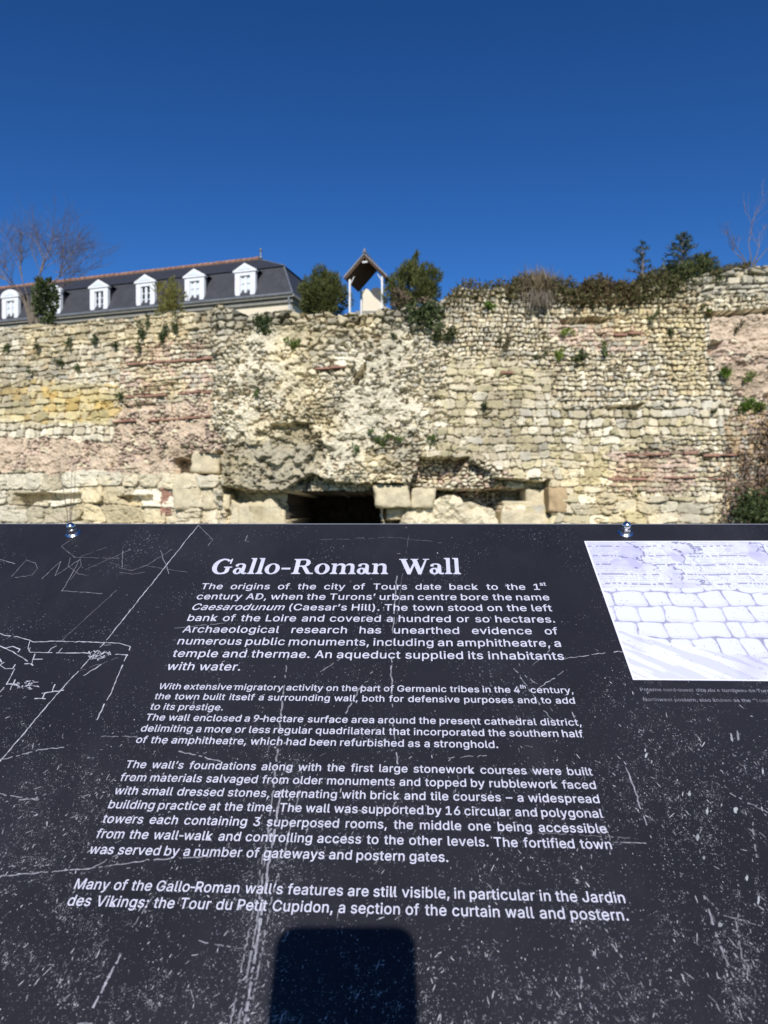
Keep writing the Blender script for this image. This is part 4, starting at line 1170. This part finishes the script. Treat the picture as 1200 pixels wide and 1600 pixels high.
for (msk, rbs, w, sd) in ((~upper, rb, .125, 71), (big, np.array([.18,.30,.44,.56,.68,.80]), .22, 72)):
    e, fu, fv, hid = blocks(Uw, Vw, rbs, w, sd)
    CI = np.where(msk[..., None], paper*(1.0), CI)
    sh = (sstep(.35,.0,fv)*.35+sstep(.75,1,fu)*.25)*(.4+.8*hid)*(.6+.8*w1)
    CI = np.where(msk[..., None], CI*(1-sh[...,None])+wash*sh[...,None], CI)
    ln = sstep(.0048,.0012,e+.007*(fbm(U*30,Vv*30,66,3)-.5)); ink = np.where(msk, ln*(.28+.55*fbm(U*9,Vv*9,73,2)), ink)
# foreground slope across the lower-left corner
sl = Vv < (.30-.33*(U-.02)+.03*(fbm(U*10, Vv*2, 67, 3)-.5)*2)
hat = sstep(.55,.62,fbm(U*6+Vv*16, Vv*26+U*20, 68, 3))
CI = np.where(sl[..., None], paper*1.03, CI); ink = np.where(sl, hat*.22, ink)
kk = (sl*sstep(.50,.75,fbm(U*4+2, Vv*4, 69, 4))*.55)[..., None]; CI = CI*(1-kk)+wash*kk
CI = CI*(1-ink[..., None])+inkc*ink[..., None]
dt = H(np.floor(U*260), np.floor(Vv*260), 75); CI = np.where(((dt > .985) & ~upper & (w1 > .5))[..., None], CI*.55, CI)
brd = (A < .0012) | (B < .0012) | (PHT-B < .0012)
CI[brd] = (.74,.74,.84)
idg = np.arange(mg*ng).reshape(mg, ng)
Fq = np.stack([idg[:-1,:-1],idg[:-1,1:],idg[1:,1:],idg[1:,:-1]],-1).reshape(-1,4)
M_pic = mat("printed_drawing", vcol=True, rough=.5, spec=.3)
mesh_np("wall_drawing", np.stack([PS0+A.ravel(), PT0+B.ravel(), np.full(A.size, .00012)], 1), Fq, M_pic, Pn, col=CI.reshape(-1,3))

# ---- line drawing and scratches (strokes measured on the photograph)
SV, SF, SC = [], [], []
def stroke(pts, w=1.6, b=.35, broken=0.0, z=.00009, wob=.6, seed=None):
    r = np.random.default_rng(seed if seed is not None else len(SV))
    P2 = []
    for (x0,y0),(x1,y1) in zip(pts[:-1], pts[1:]):
        n = max(1, int(math.hypot(x1-x0, y1-y0)/5))
        for k in range(n): P2.append((x0+(x1-x0)*k/n+r.normal()*wob*.5, y0+(y1-y0)*k/n+r.normal()*wob*.5))
    P2.append(pts[-1])
    s, t = ST([p[0] for p in P2], [p[1] for p in P2])
    sc = .00043*K
    for i in range(len(P2)-1):
        if r.random() < broken: continue
        dx = s[i+1]-s[i]; dy = t[i+1]-t[i]; l = math.hypot(dx, dy)
        if l < 1e-7: continue
        ww = w*sc*(.55+.6*r.random())*.5; nx, ny = -dy/l*ww, dx/l*ww
        k = len(SV); zz = z+.000003*(k % 7)
        SV.extend([(s[i]-nx,t[i]-ny,zz),(s[i+1]-nx,t[i+1]-ny,zz),(s[i+1]+nx,t[i+1]+ny,zz),(s[i]+nx,t[i]+ny,zz)])
        SF.append([k,k+1,k+2,k+3]); g = b*(.7+.5*r.random())
        SC.extend([(g,g,g*1.12)]*4)
def z4(x, y): return (x/3, 800+y/3)      # coordinates read off the 3x enlargement of the left corner
# graffiti
for pts, b in (([(930,62),(480,625),(275,845),(0,1170)], .42), ([(930,62),(998,130),(975,158)], .16), ([(375,97),(288,162),(355,215)], .16), ([(0,222),(70,243)], .25),
            ([(55,303),(122,225),(165,240),(175,265),(150,295),(70,308)], .18), ([(195,315),(285,230),(258,300),(375,222),(290,372)], .17), ([(285,370),(480,382)], .2),
            ([(330,215),(320,255),(370,290),(415,297)], .13), ([(375,215),(380,250),(330,320)], .13), ([(340,212),(560,218)], .13), ([(400,270),(615,175)], .13), ([(576,180),(574,260)], .2),
            ([(560,285),(620,290),(680,282)], .14), ([(555,262),(620,275),(690,250),(805,175)], .15), ([(752,180),(792,290)], .22), ([(665,250),(880,283)], .12), ([(495,230),(560,250)],.12),
            ([(375,210),(500,165)], .1), ([(560,355),(280,610)], .13), ([(820,545),(1060,520)], .2), ([(1160,110),(1150,135),(1170,140)], .15)):
    stroke([z4(*p) for p in pts], 1.7 if b > .3 else 1.3, b, .03)
# printed plan lines on the far left
for pts in ([(0,570),(20,580),(80,585),(140,602),(155,610),(250,606),(400,609),(555,615),(612,630),(597,668),(560,750),(520,850),(490,900),(455,975)],
            [(140,602),(132,640),(140,658),(230,660),(420,662)], [(525,665),(600,672)], [(225,660),(240,638),(265,628)], [(275,658),(292,638)], [(165,665),(155,690),(200,690)], [(155,690),(150,712),(115,712)],
            [(0,628),(60,655),(130,700),(155,720)], [(75,670),(95,645),(60,630),(20,640)], [(0,690),(8,705)], [(20,705),(0,720),(25,735),(60,735),(72,715)], [(70,735),(30,810),(0,845)], [(30,808),(80,808)], [(70,785),(48,835)],
            [(240,808),(258,808),(245,842)], [(195,850),(300,835)], [(210,850),(200,872)], [(160,875),(230,875)], [(245,738),(265,730)], [(250,745),(262,742)], [(60,918),(85,910)], [(370,802),(382,798)], [(393,768),(475,715)], [(430,690),(500,655)]):
    stroke([z4(*p) for p in pts], 1.75, .44, .04, .00012, .6)
r_s = np.random.default_rng(3)
for (cx, cy, rx, ry) in ((465,670,58,22),(128,812,52,26)):   # two scribbled trees of the plan
    for k in range(26):
        a = r_s.random()*6.28; f = r_s.random()**.5
        x0, y0 = cx+rx*f*math.cos(a)-.3*(ry*f*math.sin(a)), cy+ry*f*math.sin(a)
        stroke([z4(x0,y0), z4(x0+r_s.normal()*9, y0+r_s.normal()*5), z4(x0+r_s.normal()*9, y0+r_s.normal()*5)], 1.3, .4)
# long scratches elsewhere
for pts, w, b, br in (([(452,1000),(440,1110),(425,1250),(400,1450),(372,1600)], 2.4, .20, .25), ([(440,1230),(420,1350),(402,1470),(382,1600)], 3.2, .26, .2), ([(470,1230),(440,1350),(425,1400),(395,1560)],2.0,.2,.3),
            ([(425,1290),(412,1330),(400,1400),(360,1600)], 2.0, .2, .3), ([(620,900),(612,1010),(612,1080),(614,1130),(622,1200)], 2.2, .22, .25), ([(640,830),(628,900),(617,1000)], 1.0, .12, .4),
            ([(585,1045),(560,1080),(540,1115)], 2.2, .22, .3), ([(800,1040),(850,1110),(868,1130)], 1.8, .22, .2), ([(880,1050),(842,1075)], 1.6, .25, .1), ([(860,1015),(832,1040)],1.2,.2,.1),
            ([(280,1174),(345,1190)], 1.8, .3, .05), ([(0,1369),(80,1362),(160,1355),(240,1343),(330,1338)], 1.6, .24, .2), ([(145,1356),(185,1335)],1.4,.2,.2),
            ([(188,1492),(145,1575)], 2.6, .30, .1), ([(145,1600),(115,1600)], 2, .2, .1), ([(210,1445),(235,1405),(262,1375)], 1.4, .2, .3), ([(0,1188),(60,1172),(100,1168)],1.6,.3,.2),
            ([(975,1190),(1000,1260),(1025,1330)], 2.0, .26, .25), ([(880,1030),(930,1022),(975,1018)], 1.5, .30, .1), ([(1140,1240),(1200,1270)], 2.0, .2, .3), ([(1095,1395),(1130,1430),(1200,1450)],1.6,.16,.4),
            ([(1100,1400),(1130,1490),(1160,1560),(1190,1600)], 2.4, .22, .4), ([(1150,1440),(1160,1500),(1185,1500)],1.6,.2,.3), ([(1175,1280),(1182,1340)], 2, .2,.3), ([(955,1475),(975,1500)],2,.25,.2), ([(905,1505),(910,1560)],2,.2,.3),
            ([(695,1185),(765,1180)],1.2,.2,.3), ([(310,1470),(360,1480)],1.4,.2,.2), ([(820,1300),(990,1310)],1.2,.14,.4), ([(960,1316),(1010,1318)],1.5,.2,.2), ([(30,1250),(60,1248)],2,.2,.1), ([(0,1240),(60,1250)],1.4,.22,.2),
            ([(500,843),(620,840),(690,848)],1.1,.12,.3), ([(560,1010),(500,1050)],1.4,.18,.3), ([(840,1070),(820,1055)],1.6,.2,.1), ([(120,1050),(185,1028)],1.1,.13,.2),([(160,1150),(215,1152)],1.3,.2,.2)):
    stroke(pts, w, b, br, wob=1.2)
mesh_np("scratches", SV, SF, M_scr, Pn, col=np.array(SC))

# flecks of worn laminate, scattered by where the photograph is scuffed
NF = 48000
fx = rng.uniform(-60, 1260, NF*5); fy = 822+ (1640-822)*rng.random(NF*5)**.75
dens = .05+.10*sstep(1000,1300,fy)
dens += .55*np.exp(-(((fx-90)/130)**2+((fy-1235)/85)**2)) + .30*np.exp(-(((fx-60)/110)**2+((fy-1430)/140)**2))
dens += .60*np.exp(-(((fx-(435-.12*(fy-1150)))/45)**2))*sstep(1060,1180,fy)
dens += .30*np.exp(-(((fx-600)/40)**2+((fy-1090)/120)**2))
dens += .36*np.exp(-(((fx-1060)/130)**2+((fy-1230)/140)**2)) + .35*np.exp(-(((fx-(1120+.12*(fy-1300)))/35)**2))*sstep(1150,1250,fy)
dens += .28*np.exp(-(((fx-1060)/200)**2+((fy-1105)/30)**2)) + .22*np.exp(-(((fx-860)/90)**2+((fy-1080)/60)**2))
dens += .16*np.exp(-(((fx-250)/200)**2+((fy-1560)/70)**2)) + .14*np.exp(-(((fx-800)/200)**2+((fy-1560)/60)**2))
dens *= .30+1.7*sstep(.36,.74,fbm(fx*.02, fy*.02, 81, 5))*(.1+1.8*sstep(.4,.7,fbm(fx*.12, fy*.12, 82, 3)))
dens[(fx > 880) & (fy < 1010)] *= .15
sel = rng.random(NF*5) < dens
fx = fx[sel]; fy = fy[sel]; n = len(fx)
s, t = ST(fx, fy)
sz = .00042*K*(.45+rng.pareto(2.6, n)*.55); sz = np.minimum(sz*.60, .0012)
thin = np.clip(.0005*K/sz, .30, 1)
el = 1+1.4*rng.random(n)**2 + 1.2*(1-thin)
an = np.where(fx > 700, R(105), R(62))+rng.normal(size=n)*.5
ang = np.linspace(0, 2*math.pi, 7)[:-1]
rad_ = .45+.75*rng.random((n,6))
lx = np.cos(ang)[None]*rad_*(sz*el)[:,None]; ly = np.sin(ang)[None]*rad_*(sz*.6*thin)[:,None]
vx = s[:,None]+lx*np.cos(an)[:,None]-ly*np.sin(an)[:,None]; vy = t[:,None]+lx*np.sin(an)[:,None]+ly*np.cos(an)[:,None]
zz = np.repeat((.00004+.000002*(np.arange(n) % 11))[:,None], 6, 1)
g = (.06+.42*rng.random(n)**2.0)[:,None]*np.array([1,1,1.08])
FV = np.stack([vx,vy,zz],-1).reshape(-1,3)
# a few big pale chips on the right
CV, CF, CC = [], [], []
for (px, py, a, b, rot) in ((1143,1152,4,15,-20),(1153,1150,4,16,-15),(1010,1180,5,7,30),(1077,1240,5,9,0),(1105,1268,4,12,10),(1090,1308,6,9,0),(1167,1372,4,9,0),(1185,1407,4,11,10),(1125,1445,7,8,0),(1008,1172,3,6,0),(1150,1265,9,10,20),(1192,1205,3,9,0),(1100,1340,4,8,0),(1018,1190,3,5,0)):
    a *= .55; b *= .62
    ps = [(px+a*math.cos(q)*random.uniform(.45,1.15)*math.cos(R(rot))-b*math.sin(q)*math.sin(R(rot))*.5, py+b*math.sin(q)*random.uniform(.45,1.15)) for q in np.linspace(0,5.9,11)]
    ss, tt = ST([p[0] for p in ps], [p[1] for p in ps]); k = len(CV)
    CV += [(a_,b_,.00007) for a_, b_ in zip(ss,tt)]; CF.append(list(range(k,k+len(ps)))); g_ = random.uniform(.2,.42); CC += [(g_*.95,g_,g_*1.05)]*len(ps)
CVa = np.array(CV); nb = len(FV)
mesh_np("scuff_flecks", np.vstack([FV, CVa]), np.arange(n*6).reshape(n,6).tolist()+[[i+nb for i in f] for f in CF], M_scr, Pn, col=np.vstack([np.repeat(g,6,0), np.array(CC)]))


# ------------------------------------------------------------------ the phone that takes the picture: its shadow falls on the panel
M_phone = mat("phone_glass_back", (.02,.02,.025), .2, .5)
M_lens = mat("lens_ring", (.1,.1,.1), .3, .5, .8)
# shadow edges on the panel -> phone outline in the plane of the lens
sdir = Vector((math.sin(R(-.6))*math.cos(R(SUN_EL)), math.cos(R(-.6))*math.cos(R(SUN_EL)), -math.sin(R(SUN_EL))))
yp = -0.012
def back_to_phone(px, py):
    s_, t_ = ST(px, py); p = Mp @ Vector((float(s_), float(t_), 0))
    k_ = (yp-p.y)/sdir.y; return p+sdir*k_
pl = back_to_phone(428, 1500); pr = back_to_phone(650, 1500); pt = back_to_phone(540, 1455)
cx = (pl.x+pr.x)/2; wd = (pr.x-pl.x)/2; zt = pt.z; hgt = wd*4.2
Ph = empty("smartphone", (cx, yp, zt-hgt)); tag(Ph, "dark smartphone held upright whose shadow falls on the panel", "phone")
rc = .0105; out = []
for (ccx, ccz, a0) in ((wd-rc, hgt-rc, 0), (-wd+rc, hgt-rc, 90), (-wd+rc, rc, 180), (wd-rc, rc, 270)):
    out += arcp(ccx, ccz, rc, rc, a0, a0+90, 6)
mb = MB(); mb.prism(out, -.004, .004); mb.build("body", M_phone, Ph)
mb = MB(); mb.lathe([(.006,0),(.006,.0015),(.0045,.0018)], 20)
ln_ = mb.build("camera_lens", M_lens, Ph); ln_.rotation_euler = (R(-90),0,0); ln_.location = (0-cx, .004, CZ-(zt-hgt))
